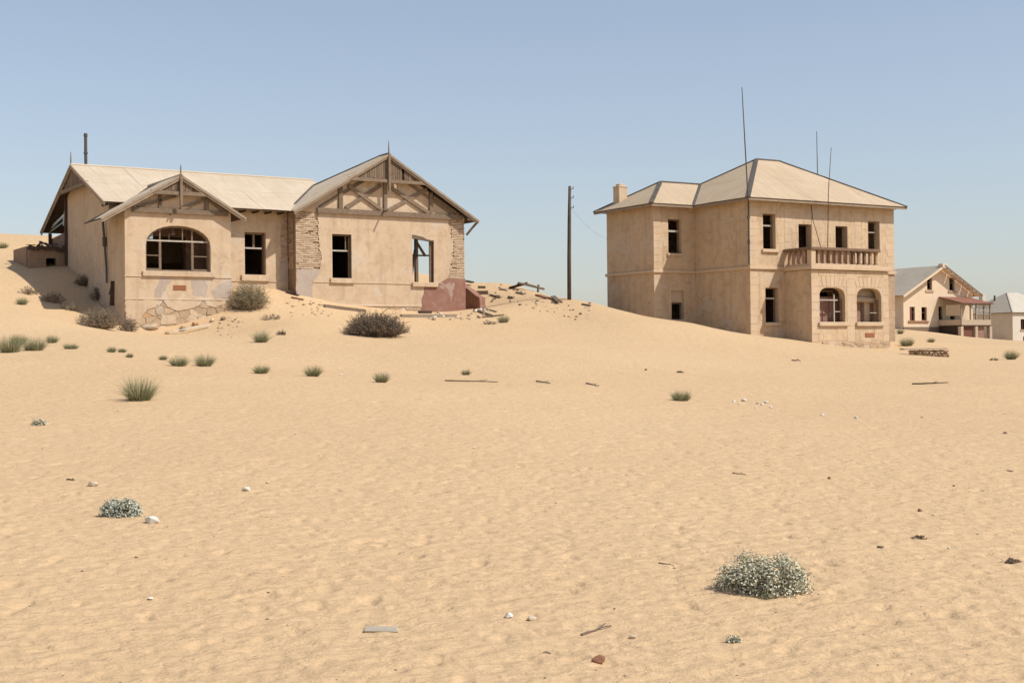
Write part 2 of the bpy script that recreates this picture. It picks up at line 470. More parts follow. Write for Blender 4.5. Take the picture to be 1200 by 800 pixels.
def window(parent, x0, x1, z0, z1, v, mat, bars=(), d=.07, t=.07, sides='LRTB', u_plane=False, kinds=None):
    """bars: ('h', z, a, b) or ('v', x, a, b)"""
    g = G()
    if 'L' in sides: g.box(x0, x0 + t, v, v + d, z0, z1)
    if 'R' in sides: g.box(x1 - t, x1, v, v + d, z0, z1)
    if 'T' in sides: g.box(x0 + t, x1 - t, v, v + d, z1 - t, z1)
    if 'B' in sides: g.box(x0 + t, x1 - t, v, v + d, z0, z0 + t)
    w = ob('window', g, mat, parent)
    for br in bars:
        k, c, a, b = br[:4]; th = br[4] if len(br) > 4 else .055; m2 = br[5] if len(br) > 5 else mat
        gg = G()
        if k == 'h': gg.box(a, b, v + .008, v + d - .008, c - th / 2, c + th / 2); nm = 'transom'
        else: gg.box(c - th / 2, c + th / 2, v + .012, v + d - .012, a, b); nm = 'mullion'
        ob(nm, gg, m2, w)
    return w

# ------------------------------------------------------------------ terrain
TP = np.array([(-14.000,-6.000),(-14.000,2.000),(-14.000,8.000),(-7.000,-6.000),(-7.000,2.000),(-7.000,8.000),(0.000,-6.000),(0.000,2.000),(0.000,8.000),(7.000,-6.000),(7.000,2.000),(7.000,8.000),(14.000,-6.000),(14.000,2.000),(14.000,8.000),(-5.529,10.828),(-3.462,10.828),(-1.395,10.828),(0.672,10.828),(2.738,10.828),(4.805,10.828),(-8.109,23.114),(-4.400,22.958),(-0.741,22.811),(3.066,24.206),(7.011,24.530),(10.049,24.322),(-12.618,33.000),(-9.180,32.000),(-5.933,31.000),(-3.068,32.000),(-0.012,33.500),(-14.716,38.500),(-11.621,38.000),(-8.376,36.500),(-5.436,35.500),(-3.335,34.800),(-0.238,35.500),(-16.433,43.000),(-13.147,43.000),(-9.634,42.000),(-6.274,41.000),(-3.404,41.000),(-0.009,42.000),(-18.341,48.000),(-18.221,53.000),(-15.761,50.000),(-21.958,57.500),(-21.041,58.000),(-14.902,52.000),(-13.501,53.000),(-11.692,54.000),(-24.980,66.000),(-28.232,74.000),(-27.289,74.000),(-26.574,76.000),(-31.060,74.000),(-24.362,58.000),(-18.191,42.000),(-8.751,55.000),(-10.473,61.000),(-5.898,54.500),(-3.564,56.000),(-0.002,50.000),(0.008,61.000),(-1.741,69.000),(2.923,46.000),(3.632,57.000),(2.458,64.000),(5.359,60.000),(-2.909,77.000),(-1.207,78.000),(0.033,75.000),(1.861,72.000),(3.077,69.500),(4.534,67.500),(5.691,66.000),(6.968,65.000),(8.773,64.000),(10.367,63.800),(-5.062,77.000),(-3.630,95.000),(2.497,98.000),(7.022,105.000),(0.000,84.000),(2.038,80.000),(4.471,78.000),(-35.095,95.000),(-19.108,100.000),(-16.759,55.841),(-15.875,55.581),(-13.891,56.749),(-12.029,58.197),(-12.938,59.872),(-11.567,60.882),(-9.923,61.472),(-8.250,62.201),(-5.734,63.835),(-3.583,65.113),(-1.931,66.424),(-18.795,59.527),(-20.651,62.018),(-22.164,63.062),(-5.702,71.130),(-1.033,67.246),(5.039,71.870),(6.841,68.869),(8.428,68.656),(9.542,69.326),(10.632,67.414),(11.739,65.863),(14.664,65.462),(17.089,66.861),(19.318,68.200),(20.517,71.253),(11.583,52.000),(7.120,40.000),(5.034,44.000),(10.175,40.000),(18.092,58.000),(17.182,45.000),(19.937,54.000),(8.134,32.000),(4.060,32.000),(11.826,31.000),(23.403,75.000),(33.754,100.000),(38.212,100.000),(47.050,159.571),(50.907,161.889),(55.984,161.206),(58.504,162.837),(47.815,169.948),(63.555,170.000),(61.495,173.429),(70.413,174.120),(-60.000,75.000),(-70.000,40.000),(-60.000,15.000),(-40.000,-30.000),(0.000,-40.000),(40.000,-30.000),(60.000,15.000),(80.000,50.000),(130.000,110.000),(120.000,180.000),(60.000,210.000),(0.000,190.000),(-60.000,150.000),(-110.000,110.000),(30.000,130.000)])
TS = np.array([0.029254,0.198261,-0.311121,-0.032803,0.249819,-1.154481,0.010671,-0.005949,0.323551,0.004706,-0.149607,0.766422,0.060095,-0.041308,0.066674,2.295015,-0.811529,-0.965110,-0.243810,1.783665,-2.059662,-0.484475,-0.371032,1.194622,-0.867241,0.101983,0.579978,-1.945437,1.684136,-0.568386,0.893009,0.564937,-0.287251,2.730112,-0.327553,0.149268,-1.246876,0.981164,-2.411869,1.956782,-0.819984,-0.142166,-2.379204,0.554174,-3.579680,8.278422,4.615022,-10.498565,9.652695,-5.380873,3.576541,-4.725060,-3.847108,-6.635545,7.504077,-1.402262,3.120475,3.407004,1.499910,10.758140,-63.178571,-5.295188,-0.036740,1.997278,2.658318,-32.532266,1.597977,-3.558432,-13.746611,4.929744,-31.359298,26.848423,14.039102,18.994183,16.673959,22.145364,5.034163,-1.254664,7.463043,-7.372465,7.011539,0.066203,-2.850322,0.720846,8.014971,-19.664125,0.549104,-1.490985,0.749096,-2.918626,-1.277238,-13.363242,5.617915,1.787732,28.780314,48.789407,-11.699803,0.660557,-5.347601,6.585931,-8.332974,8.617473,-2.854334,6.249965,10.536469,-30.079011,-35.221584,10.781133,20.910731,-19.610089,11.457811,-1.148369,1.468878,-6.804778,8.013874,-0.973104,1.286700,-1.804535,-0.587343,-1.580633,0.215281,1.237743,-0.149618,-0.899043,-0.298814,-1.702463,1.272304,-0.684241,0.517734,2.315277,-4.326944,1.998912,0.540370,-0.154902,-0.946666,0.468769,0.505917,-0.289392,-0.133171,0.086018,-0.022943,0.005824,-0.015954,0.009139,0.014511,0.022071,-0.006704,-0.236779,0.005751,0.027842,-0.365736,5.008992,-0.077109,0.031652])
def tps(x, y):
    x = np.asarray(x, float); y = np.asarray(y, float); out = np.empty_like(x)
    fx, fy, fo = x.ravel() / 20, y.ravel() / 20, out.ravel()
    for i in range(0, fx.size, 40000):
        dx = fx[i:i + 40000, None] - TP[None, :, 0] / 20; dy = fy[i:i + 40000, None] - TP[None, :, 1] / 20
        d2 = dx * dx + dy * dy + 1e-12
        fo[i:i + 40000] = (.5 * d2 * np.log(d2)) @ TS[:-3] + TS[-3] + TS[-2] * fx[i:i + 40000] + TS[-1] * fy[i:i + 40000]
    return fo.reshape(x.shape)
_rs = np.random.RandomState(11)
_perm = _rs.permutation(512); _ga = _rs.rand(512) * 2 * np.pi
def perlin(x, y):
    xi = np.floor(x).astype(int); yi = np.floor(y).astype(int); xf, yf = x - xi, y - yi
    def gr(a, b, fx, fy):
        h = _ga[_perm[(_perm[a & 511] + b) & 511]]; return np.cos(h) * fx + np.sin(h) * fy
    u = xf ** 3 * (xf * (xf * 6 - 15) + 10); v = yf ** 3 * (yf * (yf * 6 - 15) + 10)
    a = gr(xi, yi, xf, yf); b = gr(xi + 1, yi, xf - 1, yf); c = gr(xi, yi + 1, xf, yf - 1); d = gr(xi + 1, yi + 1, xf - 1, yf - 1)
    return (a + (b - a) * u) + ((c + (d - c) * u) - (a + (b - a) * u)) * v
def height(x, y):
    x = np.asarray(x, float); y = np.asarray(y, float)
    r = np.hypot(x, y - 60)
    z = tps(np.clip(x, -140, 160), np.clip(y, -60, 240))
    k = np.clip((r - 150) / 90, 0, 1); k = k * k * (3 - 2 * k)
    z = z * (1 - k) + .6 * k
    z = z + .05 * perlin(x / 3.1, y / 3.1) + .014 * perlin(x / 1.1 + 9, y / 1.1)
    near = np.clip(1.3 - np.hypot(x, y) / 95, .25, 1)
    fine = np.clip(1.5 - np.hypot(x, y) / 30, 0, 1)
    rad = np.hypot(x, y)
    n1 = perlin(x / .34 + 31, y / .34 + 7); n2 = perlin(x / .12 + 5, y / .12 + 50); n5 = perlin(x / .065 + 15, y / .065 + 70)
    n3 = perlin(x / .17 + 3, y / .17 + 91); n4 = perlin(x / .6 + 13, y / .6 + 21); n6 = perlin(x / .38 + 61, y / .38 + 11)
    gate = np.clip(n4 * 3 + .7, .2, 1.3)
    dents = -np.clip(n3 - .14, 0, 1) * gate; wide = -np.clip(n6 - .12, 0, 1) * gate
    z = z + near * .006 * n1 + np.clip(1.5 - rad / 22, 0, 1) * (.012 * n2 + .058 * dents) + np.clip(1.5 - rad / 10, 0, 1) * .004 * n5
    z = z + .05 * wide * np.clip((rad - 6) / 12, .25, 1) * near
    a = R(25)
    rp = perlin((x * math.cos(a) + y * math.sin(a)) / .5, (-x * math.sin(a) + y * math.cos(a)) / .17)
    z = z + .010 * rp * np.clip(1.4 - np.hypot(x, y) / 45, .1, 1)
    return z
def hz(x, y): return float(height(np.array([x]), np.array([y]))[0])
def build_ground():
    rr = [.6]
    while rr[-1] < 75: rr.append(rr[-1] + max(.03, rr[-1] * .0035))
    while rr[-1] < 4500: rr.append(rr[-1] * 1.035)
    aa = list(np.linspace(-26, 26, 760)) + list(np.linspace(26, 334, 90))[1:-1]
    aa = np.radians(np.array(aa)); rr = np.array(rr)
    A, RR = np.meshgrid(aa, rr); X = RR * np.sin(A); Y = RR * np.cos(A); Z = height(X, Y)
    nr, na = X.shape
    co = np.stack([X, Y, Z], -1).reshape(-1, 3)
    i = np.arange(nr - 1)[:, None] * na; j = np.arange(na)[None]; j2 = (j + 1) % na
    quads = np.stack([i + j, i + j2, i + na + j2, i + na + j], -1).reshape(-1, 4)[:, ::-1]
    c = len(co); co = np.vstack([co, [[0, 0, hz(0, 0)]]])
    tris = np.stack([np.arange(na), np.full(na, c), (np.arange(na) + 1) % na], -1)[:, ::-1]
    me = bpy.data.meshes.new('ground')
    me.vertices.add(len(co)); me.vertices.foreach_set('co', co.ravel())
    nl = quads.size + tris.size; me.loops.add(nl); me.loops.foreach_set('vertex_index', np.r_[quads.ravel(), tris.ravel()].astype(np.int32))
    npoly = len(quads) + len(tris); me.polygons.add(npoly)
    st = np.r_[np.arange(len(quads)) * 4, quads.size + np.arange(len(tris)) * 3].astype(np.int32)
    me.polygons.foreach_set('loop_start', st)
    me.polygons.foreach_set('use_smooth', np.ones(npoly, bool))
    me.update(calc_edges=True); me.validate()
    me.materials.append(M['sand'])
    return ob('ground', me, None, kind='structure')
build_ground()

exec_order = None
# ------------------------------------------------------------------ HOUSE 1: the gabled bungalow on the dune
H1 = thing('gabled_house', 'single-storey ochre stucco house with timber gables and arched window, half buried on the dune', 'house', (-16.1469, 56.0000, 3.3745), R(33))
def part(name, g, mat, parent=None, **k): return ob(name, g, M[mat], parent or H1, **k)
# --- walls
MF = lambda v: 4.72 + .42 * (v - 1.38)               # front slope of the main roof
MB = lambda v: 6.9 - .472 * (v - 6.58)
part('wall', G().wallu([(2.2, -1.5), (9.0, -1.5), (9.0, MB(9) - .1), (6.58, 6.8), (2.2, MF(2.2) - .1)], [], 0, .35), 'stucco', label='shaded plain stucco left end wall under the main roof')
bn = [(8.3, 2.42), (7.93, 2.42)] + ragged((7.93, 2.42), (7.98, 4.2), 8, .06) + [(8.12, 4.7), (8.3, 4.75)]
doorh = rect(6.17, 7.2, 1.8, 3.75)
part('wall', G().wallv([(4.66, -1), (8.3, -1), (8.3, 2.42)] + bn[1:-2] + [(8.12, 4.7), (8.3, 4.85), (8.3, 5.0), (4.66, 5.0)], [doorh], 2.2, 2.26)
     .wallv(rect(4.66, 8.3, -1, 4.98), [doorh], 2.262, 2.6), 'stucco', label='recessed front wall between porch and right wing')
part('brickwork', bricks([(7.9, 2.42), (8.3, 2.42), (8.3, 4.85), (8.05, 4.85), (7.9, 4.1)], lambda a, b, c: (a, 2.23 + c, b)), 'brick', kind='stuff')
part('wall', G().wallv(rect(.35, 8.3, -1, 5.7), [], 8.65, 9.0), 'stucco', label='back wall of the main block')
# porch block
archh = arch(.88, 3.73, 1.73, 2.82, 3.68, 2.15)
PT = lambda u: 5.8 - .58 * abs(u - 2.3)
part('wall', G().wallv([(0, -1.6), (4.66, -1.6), (4.66, PT(4.66) - .1), (2.3, 5.68), (0, PT(0) - .1)], [archh], 0, .4), 'stucco', label='porch front wall with wide arched window opening')
part('wall', G().wallu([(.4, -1.6), (2.2, -1.6), (2.2, PT(0) - .1), (.4, PT(0) - .1)], [], 0, .35), 'stucco', label='shaded left side wall of the porch')
part('wall', G().wallu([(.4, -1.6), (2.2, -1.6), (2.2, PT(4.66) - .1), (.4, PT(4.66) - .1)], [], 4.31, 4.66), 'stucco', label='right side wall of the porch')
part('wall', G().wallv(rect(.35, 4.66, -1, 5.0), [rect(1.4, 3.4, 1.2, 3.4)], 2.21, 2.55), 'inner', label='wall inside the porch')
# wing front: plaster skin over brick core
W1, W2 = rect(10.13, 11.13, 1.68, 3.74), [(14.4, 1.57), (15.58, 1.57), (15.6, 3.62), (15.2, 3.66), (14.95, 3.78), (14.38, 3.86)]
L_edge = [(8.3, 2.05), (9.1, 2.0), (9.5, 2.08)] + ragged((9.5, 2.08), (9.58, 2.7), 5, .05) + [(9.58, 2.7)] + ragged((9.58, 2.7), (9.42, 3.7), 8, .07) + [(9.42, 3.7)] + ragged((9.42, 3.7), (9.46, 4.72), 8, .05) + [(9.46, 4.73), (8.9, 4.73), (8.3, 4.73)]
R_edge = [(17.35, 4.62), (16.42, 4.72)] + ragged((16.42, 4.72), (16.66, 3.6), 8, .07) + [(16.66, 3.6)] + ragged((16.66, 3.6), (16.6, 2.6), 8, .06) + [(16.6, 2.6)] + ragged((16.6, 2.6), (16.38, 1.8), 6, .05) + [(16.38, 1.78), (17.35, 1.76)]
skin = [(8.3, -1), (17.35, -1)] + R_edge[::-1] + [(17.35, 4.8), (12.83, 7.45), (8.3, 4.8)] + L_edge[::-1]
part('wall', G().wallv(skin, [W1, W2], 1.3, 1.358), 'stucco', label='sunlit stucco front wall of the right wing, flaked off at both corners')
part('wall_core', G().wallv([(8.303, -1), (17.347, -1), (17.347, 4.78), (12.83, 7.42), (8.303, 4.78)], [rect(10.1, 11.16, 1.65, 3.77), rect(14.36, 15.62, 1.54, 3.8)], 1.36, 1.66), 'mortar')
part('brickwork', bricks(L_edge, lambda a, b, c: (a, 1.325 + c, b)), 'brick', kind='stuff', label='bare brickwork at the left corner of the right wing')
part('brickwork', bricks(R_edge, lambda a, b, c: (a, 1.325 + c, b)), 'brick', kind='stuff', label='bare brickwork at the right corner of the right wing')
side = [(1.66, .5), (2.2, .5), (2.2, 4.75), (1.66, 4.75)]
part('brickwork', bricks([(1.66, 2.1), (2.19, 2.1), (2.19, 4.75), (1.66, 4.75)], lambda a, b, c: (8.315 + c, a, b)), 'brick', kind='stuff')
part('wall', G().wallu([(1.662, -1), (10, -1), (10, 4.8), (1.662, 4.8)], [], 8.33, 8.6), 'mortar', label='bare reddish side wall of the right wing')
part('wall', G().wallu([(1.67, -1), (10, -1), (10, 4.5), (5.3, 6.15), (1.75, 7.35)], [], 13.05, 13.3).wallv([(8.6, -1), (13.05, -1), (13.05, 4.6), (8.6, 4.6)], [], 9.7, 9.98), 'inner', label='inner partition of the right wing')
part('wall', G().wallu([(1.67, -1), (4.2, -1), (3.6, 1.2), (2.6, 1.7), (2.3, 3.0), (2.1, 4.7), (1.67, 4.7)], [], 17.08, 17.345), 'mortar', label='broken right end wall of the wing')
for x, y, w in ((17.2, 6, 4.75), (17.2, 10, 4.6), (13.2, 10.05, 4.6)): part('timber_post', G().beam((x, y, 0), (x, y, w), .16, .16), 'wood')
# render patches, dado, ledges
part('render_patch', G().wallv(blob([(8.31, .3), (9.05, .35), (9.08, 1.3), (9.4, 1.75), (9.5, 2.02), (8.31, 2.06)]), [], 1.288, 1.31), 'grey_render', label='bare grey cement patch below the brick corner')
part('render_patch', G().wallv(blob([(7.88, 1.5), (8.29, 1.45), (8.29, 2.42), (7.9, 2.42), (7.84, 1.9)], .15, .03), [], 2.19, 2.21), 'grey_render')
part('render_patch', G().wallv(blob([(1.5, 1.42), (2.0, 1.43), (1.75, .95), (1.5, .6), (1.25, .6), (1.3, 1.0)]), [], -.006, .01), 'grey_render')
part('render_patch', G().wallv(blob([(2.9, .75), (3.5, .65), (3.6, 1.1), (3.4, 1.4), (2.85, 1.38)]), [], -.006, .01), 'grey_render')
part('render_patch', G().wallv(blob([(4.64, .6), (3.9, .6), (3.75, .9), (4.1, 1.2), (4.5, 1.38), (4.64, 1.4)]), [], -.006, .01), 'grey_render')
part('dado', G().wallv([(14.82, .15), (17.34, .1), (17.34, 1.79), (16.35, 1.8), (15.85, 1.52), (15.75, 1.33), (15.02, 1.33)] + ragged((15.02, 1.33), (14.82, .15), 7, .04), [], 1.286, 1.31), 'maroon', label='faded maroon painted dado at the right corner')
part('dado', G().wallu([(1.29, .1), (2.0, .1), (2.0, 1.7), (1.29, 1.79)], [], 17.345, 17.37), 'maroon')
for x0, x1 in ((-.03, .72), (3.9, 4.69)): part('string_course', G().box(x0, x1, -.03, .02, 1.475, 1.535), 'stucco')
for x0, x1 in ((5.0, 5.98), (7.32, 7.84)): part('string_course', G().box(x0, x1, 2.17, 2.21, 1.475, 1.535), 'stucco')
for x0, x1 in ((9.1, 9.98), (11.28, 14.33)): part('string_course', G().box(x0, x1, 1.27, 1.31, 1.455, 1.52), 'stucco')
part('window_sill', G().box(.72, 3.9, -.1, .34, 1.5, 1.722), 'stucco', bevel=.015)
part('window_sill', G().box(5.98, 7.32, 2.1, 2.5, 1.5, 1.79), 'stucco', bevel=.015)
part('window_sill', G().box(10.0, 11.26, 1.2, 1.6, 1.44, 1.67), 'stucco', bevel=.015)
part('window_sill', G().box(14.34, 15.76, 1.18, 1.6, 1.34, 1.555), 'stucco', bevel=.015)
part('base_ledge', G().box(-.04, 4.7, -.045, .02, .5, .575), 'stucco', bevel=.01)
part('base_ledge', G().box(9.1, 14.8, 1.25, 1.31, .36, .44), 'stucco', bevel=.01)
part('plaque', G().box(2.06, 2.62, -.022, .005, .93, 1.14), 'plaque', label='small rusty red plate under the arched window', bevel=.006)
for pl in ([(.0, .49), (1.35, .49), (1.25, .2), (.9, .05), (.55, -.3), (.0, -.45)], [(1.6, .49), (3.3, .49), (3.2, .3), (2.7, .12), (2.2, .05), (1.8, .2)], [(3.45, .49), (4.4, .49), (4.3, .33), (3.9, .2), (3.5, .3)], [(1.5, -.1), (2.1, -.15), (2.2, -.5), (1.5, -.55)]):
    part('render_patch', G().wallv(blob(pl, .12, .04), [], -.042, -.02), 'stucco')
sb = part('stone_base', G().box(.04, 4.62, .0, .3, -1.5, .495), 'sand_mortar')
SM = [M['rough_stone']] * 5 + [M['stucco'], M['pale_stone'], M['orange_stone'], M['sand_mortar'], M['sand_mortar'], M['stucco']]
stones(sb, -.02, 4.68, -1.0, .49, 0, SM, 62)
sb = part('stone_base', G().box(9.2, 17.3, 1.3, 1.6, -1.0, .35), 'sand_mortar')
stones(sb, 9.2, 14.8, -.15, .35, 1.3, [M['rough_stone'], M['pale_stone']], 30)
stones(sb, 14.8, 17.35, -.15, .12, 1.3, [M['rough_stone'], M['pale_stone']], 14)
# --- windows
gw = part('window', G().prism(archh, [arch(.96, 3.65, 1.8, 2.82, 3.6, 2.15)], lambda a, b, c: (a, c, b), .16, .24), 'frame', label='wide arched window frame without glass')
for nm, g, m in (('transom', G().box(.95, 3.66, .15, .25, 3.0, 3.065), 'frame_pale'), ('mullion', G().box(1.5, 1.6, .155, .245, 1.79, 3.0), 'frame'),
                 ('mullion', G().box(2.92, 3.02, .155, .245, 1.79, 3.0), 'frame'), ('mullion', G().box(1.52, 1.58, .165, .235, 3.08, 3.52), 'frame'),
                 ('mullion', G().box(2.93, 2.99, .165, .235, 3.08, 3.5), 'frame'), ('mullion', G().box(2.52, 2.56, .17, .23, 3.08, 3.6), 'frame'),
                 ('sash_bar', G().box(.96, 1.5, .17, .23, 2.38, 2.42), 'frame'), ('sash_bar', G().box(3.02, 3.65, .17, .23, 2.38, 2.42), 'frame'),
                 ('sash_bar', G().box(.96, 1.5, .172, .228, 1.79, 1.85), 'frame'), ('sash_bar', G().box(3.02, 3.65, .172, .228, 1.79, 1.85), 'frame')):
    ob(nm, g, M[m], gw)
ob('pane', G().wallv([(.97, 3.1), (1.25, 3.1), (1.25, 3.42), (1.1, 3.35), (.98, 3.2)], [], .19, .2), M['blue_scrap'], gw, label='last scrap of pale glass in the arch')
ob('torn_board', G().beam((1.95, .22, 3.08), (1.98, .2, 3.36), .05, .02).beam((2.15, .22, 3.3), (2.12, .2, 3.58), .16, .02), M['wood_dark'], gw)
window(H1, 6.17, 7.2, 1.8, 3.75, 2.38, M['frame'], (('h', 3.03, 6.24, 7.13, .07, M['frame_pale']), ('v', 6.68, 3.06, 3.68, .1)), sides='RT', t=.09)
ob('window_post', G().box(7.08, 7.13, 2.37, 2.44, 1.8, 3.7), M['rust'], H1)
window(H1, 10.13, 11.13, 1.68, 3.74, 1.5, M['frame'], (('h', 2.98, 10.2, 11.06, .07, M['frame_pale']), ('v', 10.92, 3.01, 3.67, .05)), sides='RT', t=.07)
window(H1, 14.42, 15.56, 1.57, 3.64, 1.45, M['wood'], (), sides='R', t=.13)
part('lintel', G().beam((14.34, 1.42, 3.78), (15.62, 1.42, 3.62), .14, .2), 'wood', label='cracked timber lintel sagging over the open window')
part('fallen_timber', G().beam((15.05, 2.2, 3.7), (15.5, 2.0, 2.9), .1, .1).beam((15.2, 4, 3.55), (15.2, 4, 4.6), .09, .09).beam((14.6, 4.0, 3.05), (17.0, 4.0, 3.1), .08, .08), 'wood')
part('fallen_timber', G().beam((16.75, 6, 1.6), (17.25, 6, 3.9), .14, .14).beam((15.8, 6, 2.55), (17.0, 6, 2.7), .2, .08).beam((15.95, 6, 1.6), (15.9, 6, 2.55), .08, .08).beam((16.3, 6.1, 1.5), (16.35, 6.1, 2.55), .08, .08), 'wood')
# --- roofs
main_f = [(-.47, 1.38, 4.72), (11.6, 1.38, 4.72), (11.6, 6.58, 6.9), (-.47, 6.58, 6.9)]
main_b = [(-.47, 6.58, 6.9), (11.6, 6.58, 6.9), (11.6, 12.15, 4.27), (-.47, 12.15, 4.27)]
rf = part('roof', G().slab(main_f, .04, -.006).slab(main_b, .04, -.012), 'wood_dark', label='long dusty sheet roof of the main block')
sheets(rf, main_f, (1, 0, 0), M['roof'], .78, 3.0)
sheets(rf, main_b, (1, 0, 0), M['roof'], 1.2, 3.0)
ob('ridge_cap', G().tube([(-.47, 6.58, 6.91), (11.6, 6.58, 6.91)], .07), M['roof'], rf)
g = G()
for i in range(14): g.box(-.3 + i * .62, -.22 + i * .62, 1.5, 2.3, 4.62 - .02, 4.68)
ob('rafter_end', g, M['wood_dark'], rf, kind='stuff')
part('gable_wall', G().wallu([(2.3, 4.9), (9, 4.9), (9, 5.6), (6.58, 6.75), (2.3, 4.95)], [], 11.3, 11.55), 'stucco')
left_r = [(2.3, -.4, 5.8), (2.3, 4.0, 5.8), (.47, 2.15, 4.74), (-1.1, 2.15, 3.83), (-1.1, -.4, 3.83)]
right_r = [(2.3, -.4, 5.8), (5.2, -.4, 4.118), (5.2, 2.15, 4.118), (4.16, 2.15, 4.72), (2.3, 4.0, 5.8)]
rf = part('roof', G().slab(left_r, .04, -.006).slab(right_r, .04, -.006), 'wood_dark', label='small gable roof over the arched window')
sheets(rf, left_r, (0, 1, 0), M['roof'], .9, 2.2); sheets(rf, right_r, (0, 1, 0), M['roof'], .9, 2.2)
ob('ridge_cap', G().tube([(2.3, -.4, 5.81), (2.3, 4.0, 5.81)], .06), M['roof'], rf)
wl = [(12.93, .85, 7.62), (12.93, 1.7, 7.62), (10.92, 5.07, 6.416), (8.02, 1.7, 4.68), (8.02, .85, 4.68)]
wr = [(12.93, .85, 7.62), (17.92, .85, 4.65), (17.92, 10.6, 4.65), (12.93, 1.7, 7.62)]
wb = [(12.93, 1.7, 7.62), (14.94, 5.07, 6.416), (17.5, 10.3, 4.55), (8.16, 10.3, 4.55), (10.92, 5.07, 6.416)]
rf = part('roof', G().slab(wl, .04, -.006).slab(wr, .04, -.006).slab(wb, .04, -.006), 'wood_dark', label='high gable roof of the right wing')
sheets(rf, wl, (0, 1, 0), M['roof'], .9, 2.4); sheets(rf, wr, (0, 1, 0), M['roof'], 1.2, 3.0); sheets(rf, wb, (1, 0, 0), M['roof'], 1.5, 3.2)
ob('ridge_cap', G().tube([(12.93, .85, 7.63), (12.93, 1.7, 7.63), (10.92, 5.07, 6.43)], .06), M['cap'], rf)
# rough verge strip beside the valley
ob('valley_flashing', G().beam((8.05, 1.6, 4.76), (10.9, 5.05, 6.45), .1, .03, (0, 0, 1)), M['cap'], rf)
# --- gable trim
def gable(parent, apex, left, right, tie_w, v, boards, king, fin, m='wood', swap=False, kb=None, ragged_left=False):
    """gable dressing in the plane v: rake boards, tie beam, vertical boards, finial"""
    P = (lambda a, c, w: (c, a, w)) if swap else (lambda a, c, w: (a, c, w))
    ref = (1, 0, 0) if swap else (0, 1, 0)
    gp_ = ob('gable', G().beam(P(apex[0], v + .03, apex[1] - .1), P(left[0], v + .03, left[1] - .1), .15, .05, ref)
             .beam(P(apex[0], v + .035, apex[1] - .1), P(right[0], v + .035, right[1] - .1), .15, .05, ref), M['wood_pale'], parent)
    for e in (left, right):
        ob('verge_board', G().beam(P(apex[0], v + .0, apex[1] - .035), P(e[0], v + .0, e[1] - .035), .1, .06, ref), M['wood_pale'], gp_)
    sl_l = (apex[1] - left[1]) / (apex[0] - left[0]); sl_r = (apex[1] - right[1]) / (right[0] - apex[0])
    tl = apex[0] - (apex[1] - tie_w) / sl_l * .97; tr = apex[0] + (apex[1] - tie_w) / sl_r * .97
    ob('tie_beam', G().beam(P(tl, v + .06, tie_w), P(tr, v + .06, tie_w), .16, .12, ref), M[m], gp_)
    n = boards
    for i in range(n):
        a = tl + (tr - tl) * (i + .5) / n; w = (tr - tl) / n * .86
        top = apex[1] - (sl_l * (apex[0] - a) if a < apex[0] else sl_r * (a - apex[0])) - .13
        bot = tie_w + .09
        if top - bot < .08 or (U(0, 1) < .05): continue
        if ragged_left and a < apex[0]: bot += U(-.12, .1)
        gg = G(); x0, x1 = a - w / 2, a + w / 2; b0 = bot + U(-.03, .03)
        pl = [(x0, b0), (x1, b0 + U(-.03, .03)), (x1, top + (w / 2 * (sl_l if a < apex[0] else -sl_r))), (x0, top - (w / 2 * (sl_l if a < apex[0] else -sl_r)))]
        d0 = v + .09 + U(0, .012)
        (gg.wallu if swap else gg.wallv)(pl, [], d0, d0 + .022)
        ob('gable_board', gg, M[m], gp_)
    if king: ob('king_post', G().beam(P(apex[0], v - .02, king), P(apex[0], v - .02, apex[1] + .02), .11, .1, ref), M[m], gp_)
    if fin: ob('finial', G().tube([P(apex[0], v + .02, apex[1] - .1), P(apex[0], v + .02, apex[1] + .25), P(apex[0], v + .02, fin)], [.035, .03, .012]), M['wood'], gp_)
    return gp_
gb = gable(H1, (12.93, 7.62), (8.02, 4.68), (17.92, 4.65), 6.33, .85, 34, 5.85, 8.25, ragged_left=True)
for p0, p1, w in (((9.35, 4.8), (17.2, 4.8), .24),):
    ob('tie_beam', G().beam((p0[0], 1.24, p0[1]), (p1[0], 1.24, p1[1]), w, .14), M['wood'], gb)
for p0, p1, w, vv in (((10.56, 4.93), (10.56, 6.1), .2, 1.25), ((12.92, 4.93), (12.92, 6.35), .17, 1.25), ((15.42, 4.93), (15.42, 5.95), .18, 1.25),
                  ((10.96, 6.05), (12.76, 4.95), .16, 1.24), ((12.7, 6.15), (10.82, 4.99), .16, 1.27), ((13.25, 6.05), (15.3, 4.95), .17, 1.24), ((15.2, 6.1), (13.07, 4.97), .16, 1.27),
                  ((15.55, 5.75), (17.0, 4.92), .16, 1.25), ((9.5, 4.95), (12.4, 6.7), .14, 1.29), ((16.6, 4.98), (13.2, 6.9), .14, 1.29)):
    ob('brace', G().beam((p0[0], vv, p0[1]), (p1[0], vv, p1[1]), w, .09), M['wood'], gb)
ob('bracket', G().beam((17.3, .95, 4.72), (17.95, .95, 4.62), .1, .1).beam((17.4, 1.2, 3.95), (17.85, .96, 4.55), .09, .09), M['wood'], gb)
ob('peg', G().beam((12.75, 1.2, 4.86), (12.75, .66, 4.9), .06, .06, (0, 0, 1)), M['wood'], gb)
gb = gable(H1, (2.3, 5.8), (-1.1, 3.83), (5.2, 4.118), 5.03, -.4, 17, 4.5, 6.25)
ob('tie_beam', G().beam((.3, -.07, 4.28), (4.5, -.07, 4.28), .2, .12), M['wood'], gb)
